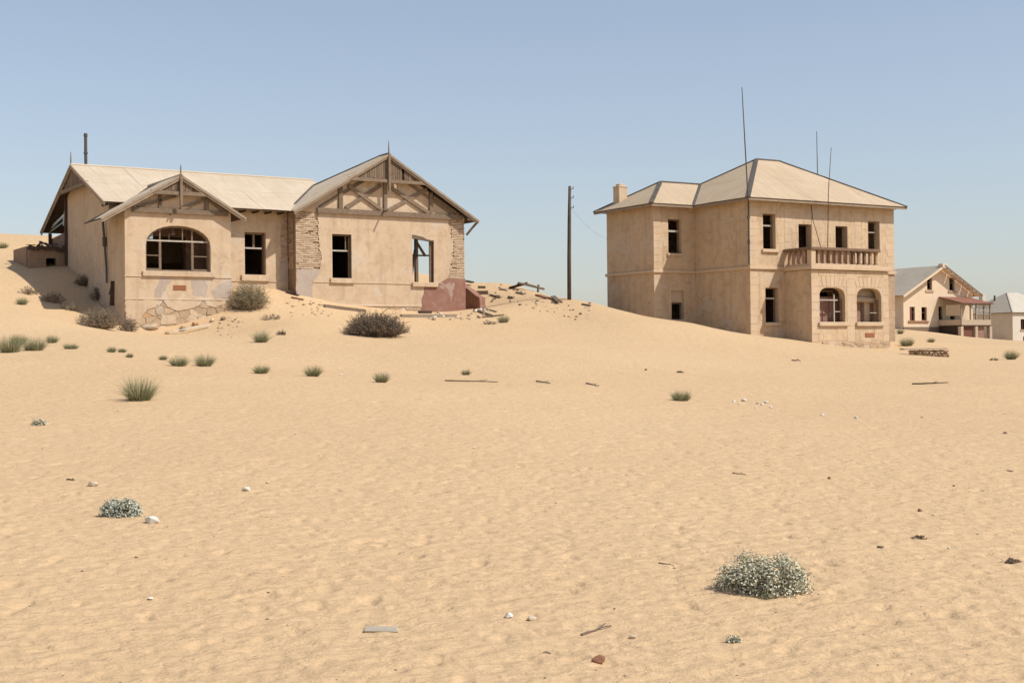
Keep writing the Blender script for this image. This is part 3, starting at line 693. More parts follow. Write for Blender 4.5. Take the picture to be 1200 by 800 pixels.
for p0, p1, w in (((1.5, 4.38), (1.5, 4.95), .12), ((3.55, 4.38), (3.55, 4.9), .16), ((.55, 4.4), (2.2, 4.95), .12), ((2.4, 4.4), (3.5, 4.85), .13), ((3.65, 4.85), (4.3, 4.4), .12)):
    ob('brace', G().beam((p0[0], -.06, p0[1]), (p1[0], -.06, p1[1]), w, .08), M['wood'], gb)
ob('peg', G().beam((1.95, -.02, 4.15), (1.95, -.2, 4.15), .06, .06, (0, 0, 1)), M['wood'], gb)
ob('wall_plate', G().beam((-1.0, -.3, 3.78), (.02, -.3, 4.3), .08, .1).beam((5.1, -.3, 4.05), (4.6, -.3, 4.35), .08, .1), M['wood_pale'], gb)
gb = gable(H1, (6.58, 6.9), (1.38, 4.72), (12.15, 4.27), 5.82, -.47, 26, None, 7.5, swap=True)
ob('verge_post', G().beam((-.05, 9.0, 2.5), (-.05, 9.0, 5.7), .14, .14).beam((-.05, 12.0, 2.5), (-.05, 12.0, 4.2), .14, .14), M['wood_dark'], gb)
# veranda behind the end wall, scraps and annex
part('veranda_rail', G().beam((-.05, 9.1, 4.9), (-.05, 12.1, 4.42), .12, .06, (1, 0, 0)), 'blue_scrap', label='pale blue painted rail hanging under the back roof')
part('veranda_rail', G().beam((-.05, 9.1, 5.2), (-.05, 9.5, 4.4), .18, .05, (1, 0, 0)).beam((-.05, 9.5, 4.55), (-.05, 12.0, 4.28), .05, .04, (1, 0, 0)), 'blue_scrap')
part('veranda_wall', G().wallu([(9.02, 0), (12.2, 0), (12.2, 3.95), (9.02, 4.1)], [], .05, .3), 'inner')
ax = part('annex', G().wallv(blob([(-1.75, 1.2), (.0, 1.2), (.0, 3.38), (-.9, 3.3), (-1.7, 3.15)], .25, .09), [rect(-.92, -.45, 2.34, 2.8)], 9.3, 9.6).wallu(rect(9.6, 12.2, 1.2, 3.35), [], -1.75, -1.45).wallv(rect(-1.4, 0, 1.2, 3.3), [], 12.0, 12.2), 'mortar', label='low sand-filled annex behind the left end wall')
ob('annex_roof', G().slab([(-1.7, 9.5, 3.16), (.0, 9.4, 3.3), (.0, 12.2, 3.5), (-1.5, 12.2, 3.3)], .05), M['wood_dark'], ax)
for i in range(5): ob('broken_board', G().beam((-1.75 + i * .36, 9.24 - U(0, .05), 3.26 + U(-.1, .12)), (-1.4 + i * .36, 9.22 - U(0, .05), 3.28 + U(-.1, .1)), .2, .04), M['wood_dark'], ax)
for i in range(9): ob('broken_board', G().beam((-1.7 + i * .2 + U(-.1, .1), 9.2 + U(-.1, .15), 3.32 + U(0, .12)), (-1.5 + i * .18 + U(-.3, .3), 10.3 + U(-.3, .3), 3.45 + U(-.05, .3)), .13, .03, (0, 0, 1)), M['wood'] if i % 2 else M['wood_dark'], ax)
part('downpipe', G().tube([(-.12, 2.75, 4.0), (-.1, 2.6, 3.2), (-.08, 2.4, 1.9), (-.1, 2.3, 1.3)], [.05, .05, .045, .04]).tube([(-.1, 2.62, 3.3), (-.1, 2.58, 2.9)], .09), 'iron')
part('downpipe', G().beam((-.1, 1.6, .3), (-.06, 1.55, 1.35), .16, .1).beam((-.1, 1.9, .8), (-.1, 1.5, 1.3), .06, .06), 'wood_dark')
part('flue_pipe', G().tube([(.4, 7.2, 6.3), (.4, 7.2, 8.5)], .075, 8).tube([(.4, 7.2, 7.55), (.4, 7.2, 7.62)], .1, 8).tube([(.4, 7.2, 8.35), (.4, 7.2, 8.45)], .095, 8), 'iron', label='dark flue pipe standing above the roof ridge')

# ------------------------------------------------------------------ HOUSE 2: the two-storey villa
H2 = thing('two_storey_villa', 'two-storey tan villa with hip roof, balcony over a bay with two arched windows', 'house', (11.7736, 66.0000, 2.1914), R(31))
def p2(name, g, mat, parent=None, **k): return ob(name, g, M[mat], parent or H2, **k)
EW = 6.78
holes = [rect(.97, 1.83, .65, 2.37), rect(.86, 1.69, 4.3, 6.05), rect(3.22, 4.1, 3.45, 5.62), rect(5.77, 6.62, 3.45, 5.62), rect(8.1, 8.95, 4.35, 5.97), rect(4.6, 5.5, .1, 2.2)]
p2('wall', G().wallv(rect(0, 10, -1.8, EW), holes, 0, .4), 'villa', label='sunlit front wall of the main block')
p2('wall', G().wallu(rect(.4, 4.25, -1.8, EW), [], 0, .38), 'villa', label='shaded left wall of the main block')
p2('wall', G().wallu(rect(.4, 8.4, -1.8, EW), [], 9.62, 10).wallv(rect(-2.3, 9.62, -1.8, EW), [], 8.02, 8.398), 'villa', label='rear and right walls')
hl = [rect(-1.76, -.9, 4.3, 6.05), rect(-1.6, -.79, .9, 2.37)]
p2('wall', G().wallv(rect(-2.69, 0, -1.8, EW), hl, 4.252, 4.64), 'villa', label='front wall of the set-back left part')
p2('wall', G().wallu(rect(4.642, 8.4, -1.8, EW), [], -2.69, -2.31), 'villa', label='shaded left end wall')
p2('floor', G().box(.4, 9.6, .4, 8.0, 3.25, 3.4).box(-2.3, .35, 4.65, 8.0, 3.25, 3.4), 'wood_dark')
p2('partition', G().wallu(rect(.42, 8, -1, 3.24), [], 2.9, 3.1).wallu(rect(.42, 8, 3.42, EW), [], 2.9, 3.1).wallu(rect(.42, 8, 3.42, EW), [], 7.0, 7.2).wallv(rect(3.12, 6.98, 3.42, EW), [], 3.6, 3.8), 'inner')
a1, a2 = arch(2.74, 4.5, .63, 1.66, 2.33, 3.3), arch(5.29, 7.02, .63, 1.66, 2.33, 3.3)
p2('wall', G().wallv(rect(2.25, 7.52, -2.4, 3.18), [a1, a2], -1.9, -1.52), 'villa', label='front of the bay with two arched openings')
p2('wall', G().wallu(rect(-1.518, 0, -2.4, 3.18), [], 2.25, 2.6), 'villa', label='shaded left side of the bay')
p2('wall', G().wallu(rect(-1.518, 0, -2.4, 3.18), [], 7.17, 7.52), 'villa', label='right side of the bay')
p2('inner_wall', G().wallv(rect(2.6, 7.17, -1.5, 3.17), [rect(4.55, 5.55, -1.5, 2.3)], -.03, -.002), 'inner', label='reddish wall inside the bay')
p2('inner_column', G().box(6.55, 6.93, -1.2, -.9, -1, 2.9), 'block', label='pale pillar inside the right arch', bevel=.02)
for x0, x1, m in ((3.3, 4.05, 'maroon'), (4.1, 5.3, 'maroon'), (5.9, 6.25, 'maroon'), (6.97, 7.16, 'maroon')):
    p2('shutter', G().box(x0, x1, -1.2, -1.15, .3, 2.05 if x0 > 5 else 1.9), m)
for x0, x1 in ((2.74, 4.5), (5.29, 7.02)):
    w = window(H2, x0 + .02, x1 - .02, .63, 1.76, -1.7, M['frame'], ((('h', 1.72, x0, x1 - .3, .06, M['frame_pale']), ('v', x0 + .22, .63, 2.0, .05, M['frame_pale']), ('v', x0 + 1.22, .63, 2.02, .06, M['frame_pale']), ('h', 1.2, x0, x0 + .22, .04, M['frame_pale']), ('h', 1.15, x0 + 1.22, x1 - .1, .04, M['frame_pale']))
                                                              if x0 < 4 else (('v', x0 + .2, .63, 1.5, .05, M['frame_pale']), ('h', 1.1, x0, x0 + .2, .04, M['frame_pale']), ('h', 1.1, x1 - .6, x1, .04, M['frame_pale']))), sides='R', t=.06)
p2('blind', G().tube([(5.6, -1.3, 1.82), (7.15, -1.3, 1.76)], .16, 10).box(5.55, 7.16, -1.3, -1.25, 1.8, 2.4), 'pale_stone', label='sagging pale blind in the right arch')
p2('window_sill', G().box(2.66, 4.66, -2.02, -1.55, .42, .622), 'block', bevel=.02)
p2('window_sill', G().box(5.2, 7.14, -2.02, -1.55, .42, .622), 'block', bevel=.02)
p2('window_sill', G().box(.76, 1.86, -.1, .3, 4.13, 4.29), 'block', bevel=.015)
p2('window_sill', G().box(.87, 1.93, -.1, .3, .48, .64), 'block', bevel=.015)
p2('window_sill', G().box(-1.86, -.8, 4.15, 4.5, 4.15, 4.29), 'block', bevel=.015)
p2('plaque', G().box(5.85, 6.48, -1.925, -1.89, -.13, .08), 'plaque', label='small rusty red plate under the right arch', bevel=.006)
FP = M['frame_pale']; FR = M['frame']
window(H2, .86, 1.69, 4.3, 6.05, .22, FR, (('h', 5.48, .9, 1.65, .08, FP),), sides='LRT', t=.06)
window(H2, .97, 1.83, .65, 2.37, .22, FR, (('h', 1.85, 1, 1.8, .08, FP),), sides='LRT', t=.06)
window(H2, 3.22, 4.1, 3.45, 5.62, .22, FR, (), sides='LT', t=.05)
window(H2, 5.77, 6.62, 3.45, 5.62, .22, FR, (), sides='LT', t=.05)
window(H2, 8.1, 8.95, 4.35, 5.97, .22, FR, (('h', 5.4, 8.12, 8.93, .05, FP),), sides='LT', t=.06)
window(H2, -1.76, -.9, 4.3, 6.05, 4.44, FR, (('h', 5.45, -1.73, -.93, .1, FP),), sides='LRT', t=.06)
p2('window_board', G().box(-1.6, -.79, 4.4, 4.46, 1.78, 2.37), 'block', label='pale boarded upper half of the sand-choked window')
window(H2, -1.6, -.79, .9, 1.77, 4.46, FR, (), sides='LRT', t=.07)
# string course and slab of the balcony
p2('string_course', G().box(-.09, 2.14, -.09, .02, 3.27, 3.42), 'block', bevel=.015)
p2('string_course', G().box(7.66, 10.09, -.09, .02, 3.2, 3.36), 'block', bevel=.015)
p2('string_course', G().box(-.088, .02, .022, 4.17, 3.27, 3.42), 'block', bevel=.015)
p2('string_course', G().box(-2.78, -.09, 4.17, 4.27, 3.27, 3.42).box(-2.778, -2.67, 4.272, 8.48, 3.27, 3.42), 'block', bevel=.015)
p2('balcony_slab', G().box(2.12, 7.64, -2.04, -.004, 3.2, 3.4), 'block', bevel=.02)
p2('dado', G().box(2.76, 7.14, -.016, .02, 3.43, 4.33), 'balcony_dado', label='dark maroon painted dado on the wall behind the balcony')
bl = p2('balustrade', G().box(2.2, 2.5, -1.96, -1.66, 3.402, 4.16).box(2.53, 6.88, -1.93, -1.72, 3.402, 3.5).box(2.23, 2.44, -1.65, -.05, 3.402, 3.5), 'block', label='crumbling balcony balustrade above the bay', bevel=.012)
ob('handrail', G().box(2.14, 6.9, -2.02, -1.62, 4.15, 4.3), M['rail'], bl, bevel=.02)
ob('handrail', G().box(2.14, 2.5, -1.617, -.02, 4.15, 4.297), M['rail'], bl, bevel=.02)
def baluster(x, y, m):
    g = G()
    for z0, z1, hw in ((3.5, 3.57, .095), (3.57, 4.08, .066), (4.08, 4.148, .095)):
        j = U(-.008, .008); g.box(x - hw + j, x + hw + j, y - hw, y + hw, z0, z1 - .002, .006)
    ob('baluster', g, m, bl)
for i in range(11): baluster(2.78 + i * .395, -1.82, M['baluster'] if i not in (6, 7, 8) else M['rail'])
for i in range(4): baluster(2.335, -1.4 + i * .37, M['baluster'])
# quoin blocks
def qblocks(a0, a1, w0, w1, v, n, alt=.12, mat='block', right=False):
    hgt = (w1 - w0) / n
    for i in range(n):
        ex = alt if i % 2 else 0
        x0, x1 = (a0, a1 + ex) if not right else (a0 - ex, a1)
        ob('quoin_block', G().box(x0, x1, v - .007 - U(0, .005), v + .05, w0 + i * hgt + .005, w0 + (i + 1) * hgt - .005, .006), M[mat], qp, bevel=.006)
qp = p2('quoins', G().box(.02, .4, -.006, .1, -.5, -.3), 'block')
qblocks(-.012, .45, -.2, 3.24, 0, 9); qblocks(-.012, .45, 3.45, 6.7, 0, 9)
qblocks(2.28, 2.74, 4.35, 6.7, 0, 7, 0); qblocks(7.15, 7.6, 4.35, 6.7, 0, 7, 0)
qblocks(9.5, 10.012, 3.4, 6.7, 0, 9, .14, 'block', True); qblocks(9.5, 10.012, -.6, 3.18, 0, 10, .14, 'rough_stone', True)
qblocks(2.238, 2.66, -.35, 3.15, -1.9, 9, .06); qblocks(4.62, 5.16, -.35, 3.15, -1.9, 9, 0); qblocks(7.12, 7.532, -.35, 3.15, -1.9, 9, .0)
qblocks(-2.7, -2.3, 1.0, 3.24, 4.252, 6); qblocks(-2.7, -2.3, 3.45, 6.7, 4.252, 9)
for c in (3.62, 6.155):
    for i in range(7):
        x = c + (i - 3) * .25; tl = (i - 3) * .06
        ob('voussoir', G().wallv([(x - .118, 2.38), (x + .118, 2.38), (x + .118 + tl, 2.86), (x - .118 + tl, 2.86)], [], -1.910 - U(0, .004), -1.88), M['block'], qp, bevel=.006)
# field blocks in the front walls: courses scored between the piers
def field(a0, a1, w0, w1, v, bw, bh, m='villa'):
    r = 0; w = w0
    while w < w1 - .1:
        a = a0 + (0 if r % 2 else -bw / 2); t = min(w + bh, w1)
        while a < a1 - .05:
            x0, x1 = max(a, a0), min(a + bw, a1)
            if x1 - x0 > .1: ob('wall_block', G().box(x0 + .006, x1 - .006, v - .005 - U(0, .004), v + .04, w + .004, t - .004, .004), M[m], qp)
            a += bw
        w += bh; r += 1
field(.6, .95, .75, 3.2, 0, .5, .38); field(1.87, 2.22, .75, 3.2, 0, .5, .38); field(1.76, 2.26, 3.5, 6.7, 0, .5, .37)
field(4.15, 5.72, 4.4, 5.6, 0, .62, .38); field(2.76, 3.18, 4.4, 5.6, 0, .5, .38); field(6.66, 7.12, 4.4, 5.6, 0, .5, .38); field(7.62, 8.06, 4.4, 6.0, 0, .5, .38)
field(2.68, 4.6, -.3, .4, -1.9, .64, .35); field(5.18, 5.83, -.3, .4, -1.9, .64, .35); field(6.5, 7.1, -.3, .4, -1.9, .6, .35)
field(2.72, 7.1, 2.9, 3.16, -1.9, .7, .26)
field(-2.1, -1.8, 3.5, 6.7, 4.252, .4, .37); field(-.86, -.05, 3.5, 6.7, 4.252, .5, .37)
sb = p2('stone_base', G().box(3.3, 7.58, -1.93, -1.7, -2.0, -.36), 'sand_mortar')
stones(sb, 2.9, 7.58, -1.05, -.36, -1.93, [M['rough_stone'], M['pale_stone']], 34)
# roof
e = .5; s_ = .58; A0 = (4.2, 4.2, 6.75 + s_ * 4.7); A1 = (5.8, 4.2, 6.75 + s_ * 4.7); ez = 6.75
c00, c10, c11, c01 = (-e, -e, ez), (10 + e, -e, ez), (10 + e, 8.4 + e, ez), (-e, 8.4 + e, ez)
L0, L1_ = (-3.2, 3.75, ez), (-3.2, 8.9, ez); LA = (-.62, 6.325, ez + s_ * 2.575); LB = (2.07, 6.325, ez + s_ * 2.575)
planes = [([c00, c10, A1, A0], (1, 0, 0)), ([c10, c11, A1], (0, 1, 0)), ([c11, c01, A0, A1], (1, 0, 0)), ([c01, c00, A0], (0, 1, 0)),
          ([L0, (-.5, 3.75, ez), LB, LA], (1, 0, 0)), ([L0, LA, L1_], (0, 1, 0)), ([L1_, LA, LB, (-.5, 8.9, ez)], (1, 0, 0))]
g = G()
for pl, _ in planes: g.slab(pl, .05, -.008)
rf = p2('roof', g, 'wood', label='tan hip roof with a lower hipped wing on the left')
for pl, d in planes: sheets(rf, pl, d, M['villa_roof'], .8, 3.2)
for a, b in ((c00, A0), (c10, A1), (A0, A1), (c01, A0), (c11, A1), (L0, LA), (L1_, LA), (LA, LB)):
    ob('ridge_cap', G().beam(Vector(a) + Vector((0, 0, .015)), Vector(b) + Vector((0, 0, .015)), .2, .07, (0, 0, 1)), M['cap'], rf)
ob('valley_flashing', G().beam((-.5, 3.75, ez + .03), (2.07, 6.325, LB[2] + .03), .16, .05, (0, 0, 1)), M['cap'], rf)
ob('fascia', G().box(-e + .02, 10 + e - .02, -e + .01, -e + .05, ez - .13, ez - .055).box(-e + .01, -e + .05, -e + .06, 3.74, ez - .13, ez - .055).box(-3.18, -.52, 3.76, 3.8, ez - .13, ez - .055).box(-3.19, -3.15, 3.81, 8.88, ez - .13, ez - .055), M['wood_pale'], rf)
ch = p2('chimney', G().box(-2.5, -1.95, 7.5, 8.05, 6.0, 8.0), 'block', bevel=.02)
ob('chimney_cap', G().box(-2.52, -1.93, 7.48, 8.07, 8.0, 8.08).box(-2.4, -2.05, 7.6, 7.95, 8.082, 8.2), M['block'], ch, bevel=.02)
p2('lightning_rod', G().tube([(-.55, -.55, 6.6), (-.58, -.55, 6.95), (-.72, -.55, 9.4), (-.87, -.55, 12.06)], [.035, .035, .032, .02], 6), 'iron', label='tall iron rod at the front left roof corner')
p2('lightning_rod', G().tube([(8.45, 4.0, 7.0), (8.42, 4.0, 9), (8.39, 4.0, 11.27)], [.03, .028, .018], 6), 'iron', label='short iron rod behind the right roof hip')
p2('lightning_rod', G().tube([(4.2, -1.0, 3.42), (4.28, -1.0, 5.6), (4.33, -1.0, 7.2), (4.56, -1.0, 9.44)], [.026, .026, .022, .014], 6), 'rust', label='thin bent rod rising from the balcony')
p2('rod_stay', G().tube([(4.5, -.6, 3.5), (4.15, -.05, 5.9), (4.1, -.02, 6.6)], .018, 5), 'rust')
p2('downpipe', G().tube([(-.08, -.02, 6.6), (-.08, -.02, 3.5)], .045, 6).tube([(-.08, -.02, 5.9), (-.08, -.02, 5.75)], .075, 6).tube([(-.08, -.02, 4.7), (-.08, -.02, 4.5)], .075, 6), 'iron')

# ------------------------------------------------------------------ HOUSE 3: distant gabled house with veranda
H3 = thing('distant_gabled_house', 'distant cream gabled house with grey roof and red-roofed veranda, right of the villa', 'house', (46.7921, 160.0000, 3.5560), R(31))
def p3(name, g, mat, parent=None, **k): return ob(name, g, M[mat], parent or H3, **k)
gx, gz = 6.1, 7.75
sl3 = .53
hs = [rect(4.1, 4.98, 4.77, 6.3), rect(8.02, 8.98, 4.77, 6.35), rect(1.05, 1.95, 1.05, 2.72), rect(3.08, 4.0, 1.07, 2.7), rect(6.05, 6.85, 1.15, 2.8), rect(8.1, 8.95, 1.2, 2.8)]
p3('wall', G().wallv([(0, -2.2), (12.2, -2.2), (12.2, gz - sl3 * 6.1 - .1), (gx, gz - .1), (0, gz - sl3 * 6.1 - .1)], hs, 0, .4), 'cream', label='sunlit cream gable front')
p3('wall', G().wallu(rect(.4, 14, -2, 4.4), [], 0, .35).wallu(rect(.4, 14, -2, 4.4), [], 11.85, 12.2).wallv(rect(.35, 11.85, -2, 4.4), [], 13.65, 14), 'cream', label='side and rear walls')
p3('floor', G().box(.36, 11.8, .42, 13.6, 3.4, 3.55), 'wood_dark')
p3('stone_base', G().box(-.06, 7.2, -.1, .02, -1.6, .3), 'dark_stone')
for (x0, z0), (x1, _), (x2, z2), _ in hs:
    w = window(H3, x0, x1, z0, z2, .2, M['door'] if x0 < 4.05 else M['frame'], (('h', z0 + (z2 - z0) * .6, x0, x1, .06),), t=.1)
    if x0 < 2: ob('shutter', G().box(x0 + .02, x0 + .4, .05, .1, z0, z2), M['door'], w)
p3('window_sill', G().box(.75, 4.25, -.1, .1, .8, 1.03), 'rust_stone')
for x0, x1 in ((3.8, 5.2), (7.75, 9.2)): p3('window_sill', G().box(x0, x1, -.1, .1, 4.51, 4.75), 'rough_stone')
ll = [(gx, -1.0, gz), (gx, 14.4, gz), (-1.3, 14.4, gz - sl3 * 7.4), (-1.3, 6.4, gz - sl3 * 7.4), (-.6, -1.0, gz - sl3 * 6.7)]
rr_ = [(gx, -1.0, gz), (12.9, -1.0, gz - sl3 * 6.8), (12.9, 14.4, gz - sl3 * 6.8), (gx, 14.4, gz)]
ll = [(gx, -.9, gz), (gx, 14.4, gz), (-.9, 14.4, gz - sl3 * 7.0), (-.9, -.9, gz - sl3 * 7.0)]
rf = p3('roof', G().slab(ll, .06, -.006).slab([(gx, -.05, gz), (12.9, -.05, gz - sl3 * 6.8), (12.9, 14.4, gz - sl3 * 6.8), (gx, 14.4, gz)], .06, -.006), 'wood_pale', label='grey gable roof, right verge stripped to its rafters')
sheets(rf, ll, (0, 1, 0), M['grey_roof'], 1.5, 2.8)
sheets(rf, [(gx, -.05, gz), (12.9, -.05, gz - sl3 * 6.8), (12.9, 14.4, gz - sl3 * 6.8), (gx, 14.4, gz)], (0, 1, 0), M['grey_roof'], 2, 3.5)
ob('verge_board', G().beam((gx, -.9, gz - .14), (-.9, -.9, gz - sl3 * 7 - .14), .26, .06), M['cream'], rf)
ob('verge_board', G().beam((gx, -.95, gz), (12.9, -.95, gz - sl3 * 6.8), .2, .1), M['frame'], rf)
for i in range(9): ob('purlin', G().beam((gx + .6 + i * .75, -.9, gz - sl3 * (.6 + i * .75) - .05), (gx + .6 + i * .75, .4, gz - sl3 * (.6 + i * .75) - .05), .1, .1, (0, 0, 1)), M['wood_pale'], rf)
for i in range(5):
    x0 = gx + .35 + i * 1.28; x1 = x0 + 1.2
    ob('soffit_board', G().slab([(x0, -.86, gz - sl3 * (x0 - gx) - .13), (x1, -.86, gz - sl3 * (x1 - gx) - .13), (x1, -.06, gz - sl3 * (x1 - gx) - .13), (x0, -.06, gz - sl3 * (x0 - gx) - .13)], .03), M['cream'], rf)
ob('ridge_block', G().box(gx - .35, gx + .4, -1, -.3, gz - .25, gz + .2), M['cream'], rf)
# veranda
vd = p3('veranda', G().box(6.0, 11.1, -3.6, -.05, .3, .45), 'wood_dark', label='red-roofed timber veranda with balcony')
vr = [(5.75, -3.9, 3.05), (11.3, -3.9, 3.05), (11.3, -.05, 3.95), (6.0, -.05, 3.95)]
vrr = ob('veranda_roof', G().slab(vr, .06, -.006), M['wood_dark'], vd)
for i in range(6):
    x0 = 5.8 + i * .92
    g = G().slab([(x0, -3.9, 3.05), (x0 + .9, -3.9, 3.05), (x0 + .9, -.06, 3.948), (x0 + (.0 if i else .25), -.06, 3.948)], .02, .03)
    ob('roof_sheet', g, M['red_roof'], vrr)
for x in (6.0, 7.6, 8.6, 10.0, 11.05): ob('post', G().box(x - .07, x + .07, -3.56, -3.42, .45, 3.0), M['wood_pale'], vd)
for x in (6.0, 8.55, 11.1): ob('pier', G().box(x - .22, x + .22, -3.6, -3.16, -2.4, .3), M['pale_stone'], vd)
ob('parapet', G().box(5.95, 11.15, -3.58, -3.48, .46, 1.1), M['pale_stone'], vd)
for x0 in (5.93, 11.07): ob('parapet', G().box(x0, x0 + .1, -3.47, -.05, .46, 1.1), M['pale_stone'], vd)
ob('screen', G().box(5.96, 6.02, -3.4, -1.2, 1.6, 2.9), M['pale_stone'], vd)
g = G()
for z in (1.75, 2.2, 2.6): g.box(8.7, 11.0, -3.52, -3.47, z, z + .07)
for x in (9.2, 9.7, 10.4): g.box(x, x + .06, -3.53, -3.465, 1.7, 2.7)
ob('lattice', g, M['frame_pale'], vd)
ob('cross_beam', G().box(5.9, 11.2, -3.57, -3.4, 2.82, 2.98), M['wood_pale'], vd)
ob('shutter', G().box(6.3, 8.2, -3.3, -3.24, -2.2, .28), M['door'], vd); ob('shutter', G().box(8.9, 10.2, -3.3, -3.24, -2.2, .28), M['maroon'], vd)
ob('under_wall', G().wallu(rect(-3.2, 0, -2.3, .29), [], 6.0, 6.2), M['wood_dark'], vd)

# ------------------------------------------------------------------ HOUSE 4
H4 = thing('hip_roofed_house', 'small pale house with grey hip roof cut off by the right edge of the picture', 'house', (63.5553, 170.0000, 1.9089), R(31))
def p4(name, g, mat, parent=None, **k): return ob(name, g, M[mat], parent or H4, **k)
p4('wall', G().wallv(rect(0, 10, -2, 3.75), [rect(1.55, 2.6, 1.6, 2.95), rect(1.98, 2.6, -.2, .75), rect(5.5, 6.5, 1.6, 2.95)], 0, .35), 'white_wall', label='sunlit pale front wall')
p4('wall', G().wallu(rect(.35, 8, -2, 3.75), [], 0, .35).wallu(rect(.35, 8, -2, 3.75), [], 9.65, 10).wallv(rect(.35, 9.65, -2, 3.75), [], 7.65, 8), 'white_wall', label='shaded left wall')
for x0, x1, z0, z1 in ((1.55, 2.6, 1.6, 2.95), (1.98, 2.6, -.2, .75), (5.5, 6.5, 1.6, 2.95)): window(H4, x0, x1, z0, z1, .12, M['door'], (('v', (x0 + x1) / 2, z0, z1),), t=.09)
p4('window_sill', G().box(1.4, 2.75, -.1, .1, 1.45, 1.6), 'rough_stone')
e = .3; zz = 3.78; ap = zz + .64 * 4.3
k00, k10, k11, k01 = (-e, -e, zz), (10 + e, -e, zz), (10 + e, 8 + e, zz), (-e, 8 + e, zz); B0, B1 = (4, 4, ap), (6, 4, ap)
rf = p4('roof', G().slab([k00, k10, B1, B0], .05, -.006).slab([k10, k11, B1], .05, -.006).slab([k11, k01, B0, B1], .05, -.006).slab([k01, k00, B0], .05, -.006), 'wood_dark')
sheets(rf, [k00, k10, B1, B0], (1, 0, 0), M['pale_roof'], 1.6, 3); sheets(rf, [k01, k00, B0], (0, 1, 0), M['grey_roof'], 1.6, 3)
sheets(rf, [k10, k11, B1], (0, 1, 0), M['pale_roof'], 2, 3); sheets(rf, [k11, k01, B0, B1], (1, 0, 0), M['pale_roof'], 2, 3)
ob('ridge_cap', G().beam(k00, B0, .18, .12, (0, 0, 1)), M['pale_roof'], rf)
p4('chimney', G().box(2.0, 2.6, 6.3, 6.9, 4.5, 6.5), 'white_wall'); p4('flue_pipe', G().tube([(2.3, 4.6, 4.4), (2.3, 4.6, 6.15)], .12, 8), 'iron')

# ------------------------------------------------------------------ ruined terrace wall, pole and wire
A, B_ = Vector((-16.1469, 56.0000, 3.3745)), R(33)
def h1w(u, v, w): return A + Vector((u * math.cos(B_) - v * math.sin(B_), u * math.sin(B_) + v * math.cos(B_), w))
tw = ob('terrace_wall', G().wallu([(1.6, -.4), (4.6, -.4), (4.6, 1.5), (3.6, 1.65), (2.7, 1.3), (2.1, 1.0), (1.75, .9)], [], 18.45, 18.8), M['maroon'], bevel=.02)
tw.location = A; tw.rotation_euler = (0, 0, B_)
tag(tw, 'low broken maroon wall stub beside the right corner of the gabled house', 'wall')
pz = hz((2.902, 67.480)[0], (2.902, 67.480)[1])
pl = thing('utility_pole', 'bare dark leaning utility pole on the sand crest between the two big houses', 'pole', ((2.902, 67.480)[0], (2.902, 67.480)[1], pz))
ob('pole_shaft', G().tube([(0, 0, -.6), (.02, 0, 2), (.05, 0, 4), (.09, 0, 5.72)], [.105, .1, .09, .072], 10), M['pole_wood'], pl, smooth=True)
for z in (4.6, 5.1, 5.55): ob('insulator_pin', G().tube([(.08, -.05, z), (.26, -.06, z + .02), (.26, -.06, z + .12)], [.018, .018, .03], 6), M['iron'], pl)
B2 = Vector((11.7736, 66.0000, 2.1914)); a2_ = R(31)
def h2w(u, v, w): return B2 + Vector((u * math.cos(a2_) - v * math.sin(a2_), u * math.sin(a2_) + v * math.cos(a2_), w))
p0 = Vector(((2.902, 67.480)[0] + .2, (2.902, 67.480)[1], pz + 4.55)); p1 = h2w(-2.75, 8.0, 5.2)
tag(ob('overhead_wire', G().tube([p0.lerp(p1, t) - Vector((0, 0, .5 * 4 * t * (1 - t) * .5)) for t in [i / 12 for i in range(13)]], .0035, 4), M['iron']), 'thin sagging wire from the leaning pole to the villa', 'wire')
x, y = (18.836, 60.630)
sw = thing('low_stone_wall', 'low dry stone wall with pale slab on top, right of the villa', 'wall', (x, y, hz(x, y) - .08), R(4))
g = G()
for i in range(16):
    for j in range(5):
        g.rock((-.85 + i * .115 + U(-.03, .03), U(-.04, .04), -.1 + j * .1), (U(.075, .12), .2, U(.055, .075)), 12, rg=rnd)
ob('stones', g, M['rough_stone'], sw, kind='stuff')
ob('top_slab', G().box(-1.2, .8, -.25, .3, .36, .43, .02), M['pale_stone'], sw)

# ------------------------------------------------------------------ plants
def blade(g, p, d, L, w, bend):
    d = Vector(d).normalized(); sdv = d.cross(Vector((U(-1, 1), U(-1, 1), .3))).normalized(); b = len(g.v); n = 3
    cur = Vector(p)
    for i in range(n + 1):
        ww = w * (1 - i / n) * .5 + .0006
        g.v.append(tuple(cur - sdv * ww)); g.v.append(tuple(cur + sdv * ww))
        d = (d + Vector((d.x, d.y, 0)) * bend - Vector((0, 0, bend * .35))).normalized(); cur = cur + d * (L / n)
    for i in range(n): g.f.append((b + 2 * i, b + 2 * i + 1, b + 2 * i + 3, b + 2 * i + 2))
def grass(x, y, w, h, label, n=None, dry=.25):
    t = thing('grass_tuft', label, 'grass', (x, y, hz(x, y) - .02), U(0, 6), 'grass tufts on the sand')
    n = n or int(320 + 700 * min(1, w)); g1, g2 = G(), G()
    for i in range(n):
        g = g2 if U(0, 1) < dry else g1
        a = U(0, 2 * math.pi); r = w * .28 * math.sqrt(U(0, 1)); sp = U(0, 1)
        tilt = sp * .78
        blade(g, (r * math.cos(a), r * math.sin(a), 0), (math.sin(tilt) * math.cos(a + U(-.5, .5)), math.sin(tilt) * math.sin(a + U(-.5, .5)), math.cos(tilt)), h * U(.55, 1.08) * (1 - .1 * sp), max(.006, h * .010), U(.0, .3))
    ob('blades', g1, M['grass'], t, kind='stuff', fix=False); ob('dry_blades', g2, M['grass_dry'], t, kind='stuff', fix=False)
